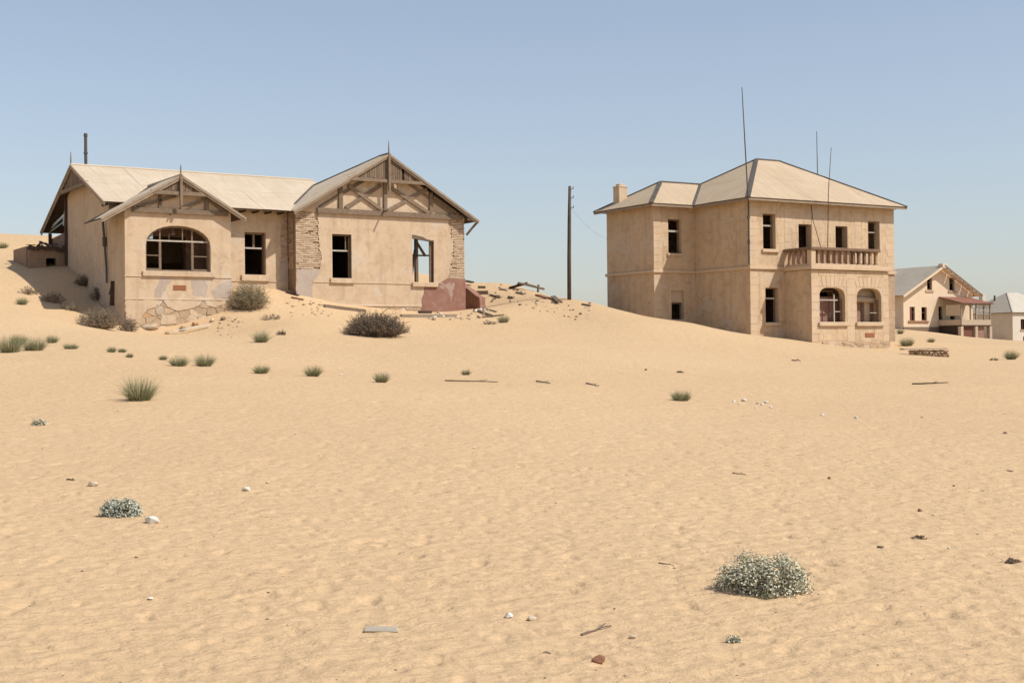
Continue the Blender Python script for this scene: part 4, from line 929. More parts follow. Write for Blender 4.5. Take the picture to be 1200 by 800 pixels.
def leaf(g, p, nrm, L, w):
    nrm = Vector(nrm).normalized(); a = nrm.orthogonal().normalized(); a = (Matrix.Rotation(U(0, 6.28), 3, nrm) @ a); c = nrm.cross(a); b = len(g.v); p = Vector(p)
    g.v += [tuple(p - a * L * .5), tuple(p + c * w * .5 + nrm * w * .12), tuple(p + a * L * .5), tuple(p - c * w * .5 + nrm * w * .12)]
    g.f += [(b, b + 1, b + 2), (b, b + 2, b + 3)]
def leafy(x, y, w, h, label, n=3000, L=.022, ma='leaf_grey', mb='leaf_white', pb=.42, flowers=40, lean=0, cat='shrub'):
    rnd.seed(len(label) * 7 + int(w * 1000))
    t = thing('leafy_shrub', label, cat, (x, y, hz(x, y) - .02), 0)
    ga, gb_, gf, gs = G(), G(), G(), G()
    cl = []
    ph = U(0, 6)
    for i in range(84):
        a, b = i * 2.39996 + U(-.25, .25), math.asin(min(1, (i + .5) / 84 + U(-.02, .02))); r = (U(.68, .86) if i % 4 else U(.35, .6)) * (1 + .07 * math.sin(2 * a + ph) + .06 * math.sin(3 * a + 2 * ph))
        cb = math.cos(b) ** .7
        cl.append((Vector((math.cos(a) * cb * w * .5 * r, math.sin(a) * cb * w * .42 * r, min(.88, math.sin(b) ** .8) * h * 1.0 * r)) if b > 0 else Vector((0, 0, .05)), U(.11, .19) * (w + h) * .5))
    for c, r in cl:
        gs.tube([(c.x * .08, c.y * .08, 0), (c.x * .5, c.y * .5, c.z * .55), tuple(c)], [.006, .004, .002], 4)
    for i in range(n):
        c, r = rnd.choice(cl); d = Vector((rnd.gauss(0, 1), rnd.gauss(0, 1), rnd.gauss(0, 1))).normalized(); p = c + d * r * U(.45, 1.05) * Vector((1, 1, .9)).length / 1.7
        if p.z < .01: p.z = U(.01, .06)
        leaf(gb_ if U(0, 1) < pb else ga, p, d + Vector((0, 0, .6)) + Vector((U(-.7, .7), U(-.7, .7), U(-.4, .4))), L * U(.7, 1.3), L * U(.5, .8))
    for i in range(flowers):
        c, r = rnd.choice(cl); d = Vector((U(-1, 1), U(-1, .3), U(-.1, 1))).normalized(); p = c + d * r * 1.0
        for k in range(3): leaf(gf, p, d + Vector((U(-.5, .5), U(-.5, .5), U(-.5, .5))), L * .8, L * .7)
    ob('foliage', ga, M[ma], t, kind='stuff', fix=False); ob('pale_foliage', gb_, M[mb], t, kind='stuff', fix=False); ob('stems', gs, M['stem'], t, kind='stuff', fix=False)
    if flowers: ob('flowers', gf, M['flower'], t, kind='stuff', fix=False)
def dry_bush(x, y, w, h, label, n=60, ma='twig', d=None, leaves=400, lm='twig', cat='bush'):
    t = thing('dry_bush', label, cat, (x, y, hz(x, y) - .03), 0)
    g, gl = G(), G(); d = d or w * .7
    for i in range(n):
        a = U(0, 6.283); r = math.sqrt(U(0, 1)); top = Vector((math.cos(a) * r * w * .5, math.sin(a) * r * d * .5, h * math.sqrt(max(.05, 1 - r * r)) * U(.6, 1.08)))
        base = Vector((top.x * .45 + U(-.1, .1) * w, top.y * .45, 0)); mid = base.lerp(top, .5) + Vector((U(-.06, .06) * w, U(-.06, .06) * w, U(0, .1) * h))
        g.tube([base, mid, top], [.012, .008, .003], 3)
        for k in range(7):
            f = U(.25, 1); q = base.lerp(mid, f * 2) if f < .5 else mid.lerp(top, f * 2 - 1)
            dr = Vector((U(-1, 1), U(-1, 1), U(-.3, 1))).normalized() * U(.12, .32) * h
            g.tube([q, q + dr * .5 + Vector((0, 0, U(-.03, .03))), q + dr], [.006, .0045, .002], 3)
            for m in range(max(1, leaves // (n * 7))): leaf(gl, q + dr * U(.3, 1.05) + Vector((U(-.03, .03), U(-.03, .03), U(-.03, .03))), (U(-1, 1), U(-1, 1), U(-.2, 1)), U(.03, .06), U(.012, .03))
    ob('twigs', g, M[ma], t, kind='stuff', fix=False); ob('dead_leaves', gl, M[lm], t, kind='stuff', fix=False)
for a in [(-14.324, 38.24, 0.731, 0.536, 'grey-green grass tuft at the left edge of the picture, on the sand ledge'),
    (-13.909, 38.989, 0.745, 0.447, 'second grass tuft from the left edge on the sand ledge'),
    (-15.702, 42.649, 0.543, 0.38, 'pale grass tuft just behind the leftmost tuft on the ledge'),
    (-14.966, 43.592, 0.389, 0.305, 'thin wispy brown-tipped grass tuft behind the ledge tufts at far left'),
    (-13.213, 40.119, 0.562, 0.204, 'low spread-out grass tuft on the ledge, straight below the shaded end wall'),
    (-11.732, 39.264, 0.25, 0.2, 'small grass tuft below the dry bushes at the porch corner'),
    (-11.515, 39.549, 0.252, 0.151, 'tiny pale tuft just right of a small tuft below the porch corner'),
    (-10.862, 38.051, 0.194, 0.145, 'tiniest tuft on the ledge below the porch corner'),
    (-9.931, 38.104, 0.243, 0.17, 'tiny tuft left of the pair of round tufts below the arched window'),
    (-9.057, 36.437, 0.557, 0.325, 'left one of the pair of round tufts below the arched window'),
    (-8.502, 37.052, 0.566, 0.378, 'right one of the pair of round tufts below the arched window'),
    (-9.227, 49.275, 0.596, 0.502, 'lone dark tuft above the ledge, below the big window-side bush'),
    (-6.766, 36.091, 0.483, 0.276, 'wide low tuft on the ledge directly below the lone dark tuft'),
    (-5.358, 36.044, 0.459, 0.344, 'tuft on the ledge below the left end of the big brown bush'),
    (-3.436, 35.155, 0.381, 0.313, 'tuft on the ledge below the right end of the big brown bush'),
    (-1.379, 39.792, 0.279, 0.203, 'tiny tuft above a long brown stick in the middle of the sand'),
    (-7.741, 27.836, 0.709, 0.567, 'largest green grass tuft, alone on the open sand below the porch'),
    (4.015, 31.965, 0.529, 0.285, 'low dark green tuft alone on the slope below the villa'),
    (-0.384, 61.777, 0.551, 0.393, 'small green tuft at the rubble right of the maroon wall'),
    (-20.502, 56.112, 0.465, 0.357, 'small dark tuft beside the house shadow at far left'),
    (21.906, 58.82, 0.562, 0.487, 'round green tuft at the right edge below the far houses'),
    (20.372, 69.093, 0.792, 0.484, 'flat green tuft between the villa and the low stone wall'),
    (22.105, 70.687, 0.405, 0.27, 'small tuft in front of the distant gabled house'),
    (43.434, 149.842, 0.764, 0.668, 'dark tuft at the left foot of the distant gabled house'),
    (-26.047, 68.717, 0.438, 0.35, 'faint tuft on the dune at the left edge, above the shadow'),
    (-82.514, 219.963, 1.401, 0.841, 'wispy tuft on the dune crest at the far left')]: grass(*a)
for a in [(1.656, 8.888, 0.634, 0.283, 'large silvery-green shrub with yellow flowers in the right foreground', {'n': 8000, 'L': 0.02, 'flowers': 40, 'pb': 0.46}),
    (-3.71, 12.671, 0.436, 0.21, 'blue-green leafy shrub next to a pale stone in the left foreground', {'n': 3600, 'L': 0.024, 'ma': 'leaf_blue', 'mb': 'leaf_white', 'pb': 0.3, 'flowers': 0}),
    (1.203, 7.38, 0.094, 0.052, 'tiny grey shrublet in the foreground below the large flowering shrub', {'n': 380, 'L': 0.014, 'pb': 0.55, 'flowers': 0}),
    (-8.266, 23.393, 0.298, 0.149, 'small flat grey shrublet on the open sand at the left', {'n': 420, 'L': 0.028, 'pb': 0.6, 'flowers': 0})]: leafy(a[0], a[1], a[2], a[3], a[4], **a[5])
for a in [(-5.477, 54.106, 2.757, 1.068, 'big dark brown dry bush in front of the right wing', {'n': 420, 'leaves': 12000, 'd': 2.2}),
    (-11.491, 58.641, 2.017, 1.233, 'grey-brown bush at the wall between arched window and doorway', {'n': 240, 'leaves': 6000, 'ma': 'twig_pale', 'lm': 'grass'}),
    (-16.426, 53.298, 1.901, 0.849, 'wide dry bush in the shade at the porch corner', {'n': 220, 'leaves': 5000, 'ma': 'twig_pale', 'd': 1.4}),
    (-15.677, 54.708, 0.906, 0.627, 'tangled dry bush against the porch stone base, left corner', {'n': 60, 'leaves': 900, 'ma': 'twig_pale'}),
    (-19.771, 57.738, 1.25, 0.478, 'long low dry brush at the edge of the house shadow', {'n': 60, 'leaves': 900, 'ma': 'twig_pale'}),
    (-20.96, 58.292, 1.114, 0.371, 'sparse dry brush at the outer left end of the house shadow', {'n': 40, 'leaves': 400, 'ma': 'twig_pale'}),
    (-18.873, 57.018, 0.944, 0.436, 'dry brush clump between shadow brush and porch-corner bush', {'n': 40, 'leaves': 500, 'ma': 'twig_pale', 'lm': 'grass_dry'}),
    (-19.356, 60.848, 1.008, 0.62, 'dark shaded brush against the left end wall, farther clump', {'n': 60, 'leaves': 900}),
    (-18.209, 59.362, 1.059, 0.681, 'dark shaded brush against the left end wall, nearer clump', {'n': 70, 'leaves': 1000}),
    (-10.22, 56.951, 0.943, 0.326, 'low scraggly dry twigs below the doorway', {'n': 26, 'leaves': 120, 'ma': 'twig_pale'}),
    (-9.022, 52.474, 0.535, 0.234, 'small dry twig heap left of the big brown bush', {'n': 18, 'leaves': 60}),
    (-1.041, 60.987, 0.699, 0.233, 'low dead twig clump below the maroon wall stub', {'n': 22, 'leaves': 120, 'ma': 'twig_pale'}),
    (3.346, 11.082, 0.099, 0.042, 'small dry grey weed clump in the right foreground', {'n': 22, 'leaves': 200, 'ma': 'twig_pale', 'lm': 'twig_pale'}),
    (3.69, 9.943, 0.095, 0.051, 'small dry brown weed clump at the right edge of the foreground', {'n': 20, 'leaves': 140, 'ma': 'twig_pale', 'lm': 'twig_pale'}),
    (20.652, 57.418, 0.512, 0.146, 'flat dry brush beside the round tuft at the right edge', {'n': 16, 'leaves': 60})]: dry_bush(a[0], a[1], a[2], a[3], a[4], **a[5])

# ------------------------------------------------------------------ stones, sticks, boards
def stone(x, y, w, h, label, m, group=None):
    g = G().rock((0, 0, h * .25), (w * .5, w * .42, h * .62), 16)
    o = ob('stone', g, M[m], bevel=w * .03); o.location = (x, y, hz(x, y)); o.rotation_euler = (0, 0, U(0, 6.28))
    tag(o, label, 'stone', group)
for a in [(-4.66, 14.857, 0.151, 0.076, 'pale buff stone with a dark side behind the blue-green shrub', 'pale_stone'),
    (-3.315, 12.221, 0.202, 0.086, 'cream boulder right beside the blue-green shrub', 'white_stone'),
    (-2.914, 14.635, 0.103, 0.056, 'small white stone alone right of the blue-green shrub', 'white_stone'),
    (-2.81, 15.341, 0.059, 0.029, 'tiny buff stone behind a small white stone, left middle', 'pale_stone'),
    (-0.038, 8.145, 0.067, 0.042, 'bright white stone in the centre foreground', 'white_stone'),
    (0.097, 8.136, 0.083, 0.036, 'tan stone beside the bright white stone', 'pale_stone'),
    (0.432, 6.928, 0.084, 0.049, 'red-brown stone with a pale tip at the bottom of the picture', 'rust_stone'),
    (-2.39, 8.797, 0.056, 0.022, 'small pale stone in the left foreground', 'white_stone'),
    (0.659, 7.541, 0.067, 0.024, 'flat pale stone right of a forked twig', 'pale_stone'),
    (0.622, 8.379, 0.021, 0.013, 'tiny dark pebble above the forked twig', 'dark_stone'),
    (0.167, 7.24, 0.06, 0.018, 'dark flat chip left of the red-brown stone', 'dark_stone'),
    (4.006, 13.227, 0.059, 0.042, 'small rusty stone, upper right foreground', 'rust_stone'),
    (2.877, 10.53, 0.074, 0.027, 'dark half-buried stone right of the flowering shrub', 'dark_stone'),
    (3.426, 10.568, 0.04, 0.02, 'tiny pale stone near the right dry weed clumps', 'white_stone'),
    (5.014, 15.261, 0.039, 0.029, 'pebble on the sand far above the small rusty stone', 'dark_stone'),
    (3.754, 15.925, 0.061, 0.041, 'lone reddish pebble in the middle right sand', 'rust_stone'),
    (1.166, 9.788, 0.044, 0.025, 'dark lump with a thin twig in the middle foreground', 'dark_stone'),
    (6.462, 28.029, 0.125, 0.071, 'white stone just right of the white stone scatter', 'white_stone'),
    (6.891, 26.922, 0.086, 0.069, 'smaller white stone two steps right of the white stone scatter', 'white_stone'),
    (8.339, 27.34, 0.104, 0.044, 'flat brownish stone on the right slope', 'rough_stone'),
    (8.341, 22.713, 0.101, 0.043, 'dark pebble near the right edge of the slope', 'dark_stone'),
    (6.18, 16.671, 0.096, 0.042, 'pale stone with dark side at the right edge', 'pale_stone'),
    (5.297, 42.309, 0.296, 0.094, 'flat dark stone on the slope above the lone green tuft', 'dark_stone'),
    (4.272, 42.821, 0.109, 0.082, 'tiny dark stone left of the flat dark stone on the slope', 'dark_stone'),
    (-15.11, 56.234, 0.895, 0.43, 'large pale boulder leaning on the porch stone base', 'pale_stone'),
    (-13.816, 56.359, 0.467, 0.287, 'squat brown stone at the middle of the porch stone base', 'rough_stone'),
    (-13.474, 57.047, 0.363, 0.218, 'small orange stone at the right part of the porch stone base', 'orange_stone'),
    (-14.208, 55.362, 0.317, 0.176, 'buff stone in the sand just right of the pale boulder', 'rough_stone'),
    (-12.328, 57.301, 0.328, 0.182, 'grey-brown stone right of the porch stone base', 'dark_stone'),
    (-12.789, 57.241, 0.292, 0.182, 'pale stone right of the small orange stone at the porch', 'pale_stone'),
    (-4.756, 37.266, 0.142, 0.059, 'pale stone on the ledge between two grass tufts', 'white_stone'),
    (-0.559, 19.374, 0.074, 0.037, 'small reddish white stone in the middle of the sand', 'white_stone'),
    (-2.909, 10.327, 0.033, 0.02, 'tiny red pebble below the cream boulder', 'rust_stone'),
    (5.278, 31.977, 0.122, 0.073, 'small white stone in the scatter of white stones below the villa', 'white_stone', 'scattered white stones'),
    (5.311, 31.452, 0.1, 0.06, 'small white stone in the scatter of white stones below the villa', 'white_stone', 'scattered white stones'),
    (5.634, 32.621, 0.166, 0.1, 'small white stone in the scatter of white stones below the villa', 'white_stone', 'scattered white stones'),
    (5.782, 31.617, 0.121, 0.072, 'small white stone in the scatter of white stones below the villa', 'white_stone', 'scattered white stones'),
    (5.835, 31.36, 0.1, 0.06, 'small white stone in the scatter of white stones below the villa', 'white_stone', 'scattered white stones'),
    (6.105, 32.257, 0.144, 0.086, 'small white stone in the scatter of white stones below the villa', 'white_stone', 'scattered white stones'),
    (5.932, 30.83, 0.098, 0.059, 'small white stone in the scatter of white stones below the villa', 'white_stone', 'scattered white stones'),
    (5.52, 30.402, 0.077, 0.046, 'small white stone in the scatter of white stones below the villa', 'white_stone', 'scattered white stones'),
    (0.049, 70.243, 0.142, 0.071, 'stone of the rubble strewn over the dune crest near the utility pole', 'pale_stone', 'rubble on the dune crest'),
    (1.259, 67.289, 0.173, 0.087, 'stone of the rubble strewn over the dune crest near the utility pole', 'dark_stone', 'rubble on the dune crest'),
    (0.171, 71.736, 0.251, 0.125, 'stone of the rubble strewn over the dune crest near the utility pole', 'dark_stone', 'rubble on the dune crest'),
    (1.593, 66.862, 0.139, 0.07, 'stone of the rubble strewn over the dune crest near the utility pole', 'rough_stone', 'rubble on the dune crest'),
    (0.022, 72.248, 0.24, 0.12, 'stone of the rubble strewn over the dune crest near the utility pole', 'dark_stone', 'rubble on the dune crest'),
    (2.55, 65.256, 0.085, 0.042, 'stone of the rubble strewn over the dune crest near the utility pole', 'pale_stone', 'rubble on the dune crest'),
    (-0.998, 69.995, 0.216, 0.108, 'stone of the rubble strewn over the dune crest near the utility pole', 'dark_stone', 'rubble on the dune crest'),
    (1.237, 66.533, 0.214, 0.107, 'stone of the rubble strewn over the dune crest near the utility pole', 'pale_stone', 'rubble on the dune crest'),
    (2.814, 65.916, 0.189, 0.094, 'stone of the rubble strewn over the dune crest near the utility pole', 'pale_stone', 'rubble on the dune crest'),
    (1.079, 65.742, 0.212, 0.106, 'stone of the rubble strewn over the dune crest near the utility pole', 'rough_stone', 'rubble on the dune crest'),
    (-1.046, 70.962, 0.125, 0.062, 'stone of the rubble strewn over the dune crest near the utility pole', 'pale_stone', 'rubble on the dune crest'),
    (1.066, 67.408, 0.125, 0.063, 'stone of the rubble strewn over the dune crest near the utility pole', 'pale_stone', 'rubble on the dune crest'),
    (3.005, 65.158, 0.157, 0.078, 'stone of the rubble strewn over the dune crest near the utility pole', 'dark_stone', 'rubble on the dune crest'),
    (1.763, 65.159, 0.179, 0.09, 'stone of the rubble strewn over the dune crest near the utility pole', 'rough_stone', 'rubble on the dune crest'),
    (3.014, 63.059, 0.172, 0.086, 'stone of the rubble strewn over the dune crest near the utility pole', 'rough_stone', 'rubble on the dune crest'),
    (2.399, 66.866, 0.162, 0.081, 'stone of the rubble strewn over the dune crest near the utility pole', 'pale_stone', 'rubble on the dune crest'),
    (1.711, 65.946, 0.108, 0.054, 'stone of the rubble strewn over the dune crest near the utility pole', 'pale_stone', 'rubble on the dune crest'),
    (0.218, 72.54, 0.166, 0.083, 'stone of the rubble strewn over the dune crest near the utility pole', 'pale_stone', 'rubble on the dune crest'),
    (3.869, 66.556, 0.202, 0.101, 'stone of the rubble strewn over the dune crest near the utility pole', 'dark_stone', 'rubble on the dune crest'),
    (1.053, 69.427, 0.099, 0.05, 'stone of the rubble strewn over the dune crest near the utility pole', 'pale_stone', 'rubble on the dune crest'),
    (2.494, 66.712, 0.215, 0.107, 'stone of the rubble strewn over the dune crest near the utility pole', 'dark_stone', 'rubble on the dune crest'),
    (1.371, 65.174, 0.122, 0.061, 'stone of the rubble strewn over the dune crest near the utility pole', 'rough_stone', 'rubble on the dune crest'),
    (-0.652, 70.678, 0.239, 0.12, 'stone of the rubble strewn over the dune crest near the utility pole', 'dark_stone', 'rubble on the dune crest'),
    (0.347, 71.557, 0.198, 0.099, 'stone of the rubble strewn over the dune crest near the utility pole', 'dark_stone', 'rubble on the dune crest'),
    (0.428, 66.546, 0.217, 0.108, 'stone of the rubble strewn over the dune crest near the utility pole', 'dark_stone', 'rubble on the dune crest'),
    (0.748, 66.513, 0.137, 0.068, 'stone of the rubble strewn over the dune crest near the utility pole', 'pale_stone', 'rubble on the dune crest'),
    (3.577, 63.082, 0.113, 0.056, 'stone of the rubble strewn over the dune crest near the utility pole', 'pale_stone', 'rubble on the dune crest'),
    (2.525, 67.231, 0.125, 0.062, 'stone of the rubble strewn over the dune crest near the utility pole', 'dark_stone', 'rubble on the dune crest'),
    (1.495, 67.033, 0.079, 0.039, 'stone of the rubble strewn over the dune crest near the utility pole', 'dark_stone', 'rubble on the dune crest'),
    (3.788, 65.409, 0.133, 0.067, 'stone of the rubble strewn over the dune crest near the utility pole', 'pale_stone', 'rubble on the dune crest'),
    (2.028, 66.651, 0.183, 0.092, 'stone of the rubble strewn over the dune crest near the utility pole', 'dark_stone', 'rubble on the dune crest'),
    (1.975, 67.997, 0.156, 0.078, 'stone of the rubble strewn over the dune crest near the utility pole', 'pale_stone', 'rubble on the dune crest'),
    (-0.905, 70.305, 0.24, 0.12, 'stone of the rubble strewn over the dune crest near the utility pole', 'dark_stone', 'rubble on the dune crest'),
    (2.062, 67.62, 0.173, 0.087, 'stone of the rubble strewn over the dune crest near the utility pole', 'rough_stone', 'rubble on the dune crest'),
    (0.735, 70.891, 0.143, 0.071, 'stone of the rubble strewn over the dune crest near the utility pole', 'pale_stone', 'rubble on the dune crest'),
    (0.182, 68.455, 0.095, 0.048, 'stone of the rubble strewn over the dune crest near the utility pole', 'rough_stone', 'rubble on the dune crest'),
    (3.617, 63.888, 0.093, 0.047, 'stone of the rubble strewn over the dune crest near the utility pole', 'pale_stone', 'rubble on the dune crest'),
    (-0.036, 68.765, 0.118, 0.059, 'stone of the rubble strewn over the dune crest near the utility pole', 'rough_stone', 'rubble on the dune crest'),
    (2.248, 65.63, 0.09, 0.045, 'stone of the rubble strewn over the dune crest near the utility pole', 'pale_stone', 'rubble on the dune crest'),
    (0.509, 71.087, 0.221, 0.111, 'stone of the rubble strewn over the dune crest near the utility pole', 'dark_stone', 'rubble on the dune crest'),
    (2.821, 63.757, 0.085, 0.043, 'stone of the rubble strewn over the dune crest near the utility pole', 'pale_stone', 'rubble on the dune crest'),
    (2.084, 64.932, 0.143, 0.072, 'stone of the rubble strewn over the dune crest near the utility pole', 'rough_stone', 'rubble on the dune crest'),
    (3.646, 65.55, 0.204, 0.102, 'stone of the rubble strewn over the dune crest near the utility pole', 'pale_stone', 'rubble on the dune crest'),
    (-0.244, 71.566, 0.218, 0.109, 'stone of the rubble strewn over the dune crest near the utility pole', 'pale_stone', 'rubble on the dune crest'),
    (-0.772, 70.437, 0.179, 0.089, 'stone of the rubble strewn over the dune crest near the utility pole', 'dark_stone', 'rubble on the dune crest'),
    (0.326, 68.066, 0.122, 0.061, 'stone of the rubble strewn over the dune crest near the utility pole', 'dark_stone', 'rubble on the dune crest'),
    (2.094, 67.62, 0.168, 0.084, 'stone of the rubble strewn over the dune crest near the utility pole', 'rough_stone', 'rubble on the dune crest'),
    (3.512, 66.468, 0.077, 0.038, 'stone of the rubble strewn over the dune crest near the utility pole', 'pale_stone', 'rubble on the dune crest'),
    (3.755, 64.909, 0.22, 0.11, 'stone of the rubble strewn over the dune crest near the utility pole', 'pale_stone', 'rubble on the dune crest'),
    (-0.038, 69.238, 0.216, 0.108, 'stone of the rubble strewn over the dune crest near the utility pole', 'pale_stone', 'rubble on the dune crest'),
    (2.538, 64.185, 0.156, 0.078, 'stone of the rubble strewn over the dune crest near the utility pole', 'rough_stone', 'rubble on the dune crest'),
    (3.08, 63.876, 0.219, 0.11, 'stone of the rubble strewn over the dune crest near the utility pole', 'rough_stone', 'rubble on the dune crest'),
    (3.309, 64.326, 0.214, 0.107, 'stone of the rubble strewn over the dune crest near the utility pole', 'dark_stone', 'rubble on the dune crest'),
    (2.665, 67.528, 0.125, 0.063, 'stone of the rubble strewn over the dune crest near the utility pole', 'pale_stone', 'rubble on the dune crest'),
    (-1.131, 70.848, 0.09, 0.045, 'stone of the rubble strewn over the dune crest near the utility pole', 'pale_stone', 'rubble on the dune crest'),
    (-0.632, 72.373, 0.249, 0.124, 'stone of the rubble strewn over the dune crest near the utility pole', 'pale_stone', 'rubble on the dune crest'),
    (1.253, 66.205, 0.131, 0.065, 'stone of the rubble strewn over the dune crest near the utility pole', 'rough_stone', 'rubble on the dune crest'),
    (-0.567, 69.096, 0.099, 0.049, 'stone of the rubble strewn over the dune crest near the utility pole', 'rough_stone', 'rubble on the dune crest'),
    (2.748, 64.09, 0.195, 0.098, 'stone of the rubble strewn over the dune crest near the utility pole', 'rough_stone', 'rubble on the dune crest'),
    (1.327, 67.214, 0.14, 0.07, 'stone of the rubble strewn over the dune crest near the utility pole', 'dark_stone', 'rubble on the dune crest'),
    (0.103, 69.828, 0.166, 0.083, 'stone of the rubble strewn over the dune crest near the utility pole', 'rough_stone', 'rubble on the dune crest'),
    (1.232, 66.26, 0.076, 0.038, 'stone of the rubble strewn over the dune crest near the utility pole', 'rough_stone', 'rubble on the dune crest'),
    (-0.97, 70.981, 0.087, 0.043, 'stone of the rubble strewn over the dune crest near the utility pole', 'pale_stone', 'rubble on the dune crest'),
    (-0.772, 70.847, 0.134, 0.067, 'stone of the rubble strewn over the dune crest near the utility pole', 'dark_stone', 'rubble on the dune crest'),
    (-0.854, 71.29, 0.147, 0.074, 'stone of the rubble strewn over the dune crest near the utility pole', 'dark_stone', 'rubble on the dune crest'),
    (0.729, 71.803, 0.138, 0.069, 'stone of the rubble strewn over the dune crest near the utility pole', 'rough_stone', 'rubble on the dune crest'),
    (-0.559, 73.172, 0.209, 0.104, 'stone of the rubble strewn over the dune crest near the utility pole', 'rough_stone', 'rubble on the dune crest'),
    (1.185, 66.997, 0.162, 0.081, 'stone of the rubble strewn over the dune crest near the utility pole', 'pale_stone', 'rubble on the dune crest'),
    (2.843, 65.142, 0.141, 0.07, 'stone of the rubble strewn over the dune crest near the utility pole', 'dark_stone', 'rubble on the dune crest'),
    (1.989, 65.476, 0.124, 0.062, 'stone of the rubble strewn over the dune crest near the utility pole', 'pale_stone', 'rubble on the dune crest'),
    (-3.435, 64.759, 0.213, 0.117, 'rubble stone lying at the foot of the maroon dado and wall stub', 'white_stone', 'rubble at the foot of the right wing'),
    (-3.441, 65.228, 0.109, 0.06, 'rubble stone lying at the foot of the maroon dado and wall stub', 'pale_stone', 'rubble at the foot of the right wing'),
    (-2.858, 62.606, 0.242, 0.133, 'rubble stone lying at the foot of the maroon dado and wall stub', 'pale_stone', 'rubble at the foot of the right wing'),
    (-3.64, 63.06, 0.27, 0.149, 'rubble stone lying at the foot of the maroon dado and wall stub', 'white_stone', 'rubble at the foot of the right wing'),
    (-2.003, 63.319, 0.203, 0.112, 'rubble stone lying at the foot of the maroon dado and wall stub', 'rough_stone', 'rubble at the foot of the right wing'),
    (-1.586, 64.146, 0.189, 0.104, 'rubble stone lying at the foot of the maroon dado and wall stub', 'pale_stone', 'rubble at the foot of the right wing'),
    (-1.741, 65.759, 0.122, 0.067, 'rubble stone lying at the foot of the maroon dado and wall stub', 'rough_stone', 'rubble at the foot of the right wing'),
    (-2.061, 64.402, 0.254, 0.14, 'rubble stone lying at the foot of the maroon dado and wall stub', 'pale_stone', 'rubble at the foot of the right wing'),
    (-1.531, 65.813, 0.264, 0.145, 'rubble stone lying at the foot of the maroon dado and wall stub', 'white_stone', 'rubble at the foot of the right wing'),
    (-1.499, 63.609, 0.207, 0.114, 'rubble stone lying at the foot of the maroon dado and wall stub', 'rough_stone', 'rubble at the foot of the right wing'),
    (-3.869, 62.609, 0.191, 0.105, 'rubble stone lying at the foot of the maroon dado and wall stub', 'pale_stone', 'rubble at the foot of the right wing'),
    (-3.67, 62.814, 0.268, 0.148, 'rubble stone lying at the foot of the maroon dado and wall stub', 'rough_stone', 'rubble at the foot of the right wing'),
    (-2.34, 62.823, 0.133, 0.073, 'rubble stone lying at the foot of the maroon dado and wall stub', 'rough_stone', 'rubble at the foot of the right wing'),
    (-3.379, 65.086, 0.15, 0.083, 'rubble stone lying at the foot of the maroon dado and wall stub', 'white_stone', 'rubble at the foot of the right wing'),
    (-3.271, 63.596, 0.272, 0.15, 'rubble stone lying at the foot of the maroon dado and wall stub', 'white_stone', 'rubble at the foot of the right wing'),
    (-1.135, 65.619, 0.149, 0.082, 'rubble stone lying at the foot of the maroon dado and wall stub', 'white_stone', 'rubble at the foot of the right wing'),
    (-1.476, 63.606, 0.177, 0.097, 'rubble stone lying at the foot of the maroon dado and wall stub', 'white_stone', 'rubble at the foot of the right wing'),
    (-3.598, 64.198, 0.266, 0.146, 'rubble stone lying at the foot of the maroon dado and wall stub', 'pale_stone', 'rubble at the foot of the right wing'),
    (-3.701, 62.797, 0.265, 0.146, 'rubble stone lying at the foot of the maroon dado and wall stub', 'white_stone', 'rubble at the foot of the right wing'),
    (-2.233, 62.876, 0.125, 0.069, 'rubble stone lying at the foot of the maroon dado and wall stub', 'pale_stone', 'rubble at the foot of the right wing'),
    (-3.603, 63.757, 0.272, 0.15, 'rubble stone lying at the foot of the maroon dado and wall stub', 'pale_stone', 'rubble at the foot of the right wing'),
    (-1.98, 62.938, 0.208, 0.114, 'rubble stone lying at the foot of the maroon dado and wall stub', 'pale_stone', 'rubble at the foot of the right wing'),
    (-1.374, 65.502, 0.155, 0.085, 'rubble stone lying at the foot of the maroon dado and wall stub', 'white_stone', 'rubble at the foot of the right wing'),
    (-3.432, 63.639, 0.145, 0.08, 'rubble stone lying at the foot of the maroon dado and wall stub', 'white_stone', 'rubble at the foot of the right wing'),
    (-1.734, 65.484, 0.29, 0.16, 'rubble stone lying at the foot of the maroon dado and wall stub', 'white_stone', 'rubble at the foot of the right wing'),
    (-1.949, 65.022, 0.212, 0.116, 'rubble stone lying at the foot of the maroon dado and wall stub', 'rough_stone', 'rubble at the foot of the right wing'),
    (-2.566, 63.321, 0.256, 0.141, 'rubble stone lying at the foot of the maroon dado and wall stub', 'white_stone', 'rubble at the foot of the right wing'),
    (-1.658, 63.53, 0.11, 0.06, 'rubble stone lying at the foot of the maroon dado and wall stub', 'pale_stone', 'rubble at the foot of the right wing'),
    (-1.353, 64.668, 0.247, 0.136, 'rubble stone lying at the foot of the maroon dado and wall stub', 'rough_stone', 'rubble at the foot of the right wing'),
    (-1.14, 64.444, 0.147, 0.081, 'rubble stone lying at the foot of the maroon dado and wall stub', 'pale_stone', 'rubble at the foot of the right wing'),
    (-1.73, 65.507, 0.221, 0.122, 'rubble stone lying at the foot of the maroon dado and wall stub', 'rough_stone', 'rubble at the foot of the right wing'),
    (-1.345, 65.677, 0.267, 0.147, 'rubble stone lying at the foot of the maroon dado and wall stub', 'pale_stone', 'rubble at the foot of the right wing'),
    (-3.574, 65.304, 0.254, 0.139, 'rubble stone lying at the foot of the maroon dado and wall stub', 'rough_stone', 'rubble at the foot of the right wing'),
    (-3.692, 62.468, 0.152, 0.083, 'rubble stone lying at the foot of the maroon dado and wall stub', 'pale_stone', 'rubble at the foot of the right wing'),
    (-2.651, 63.261, 0.162, 0.089, 'rubble stone lying at the foot of the maroon dado and wall stub', 'rough_stone', 'rubble at the foot of the right wing'),
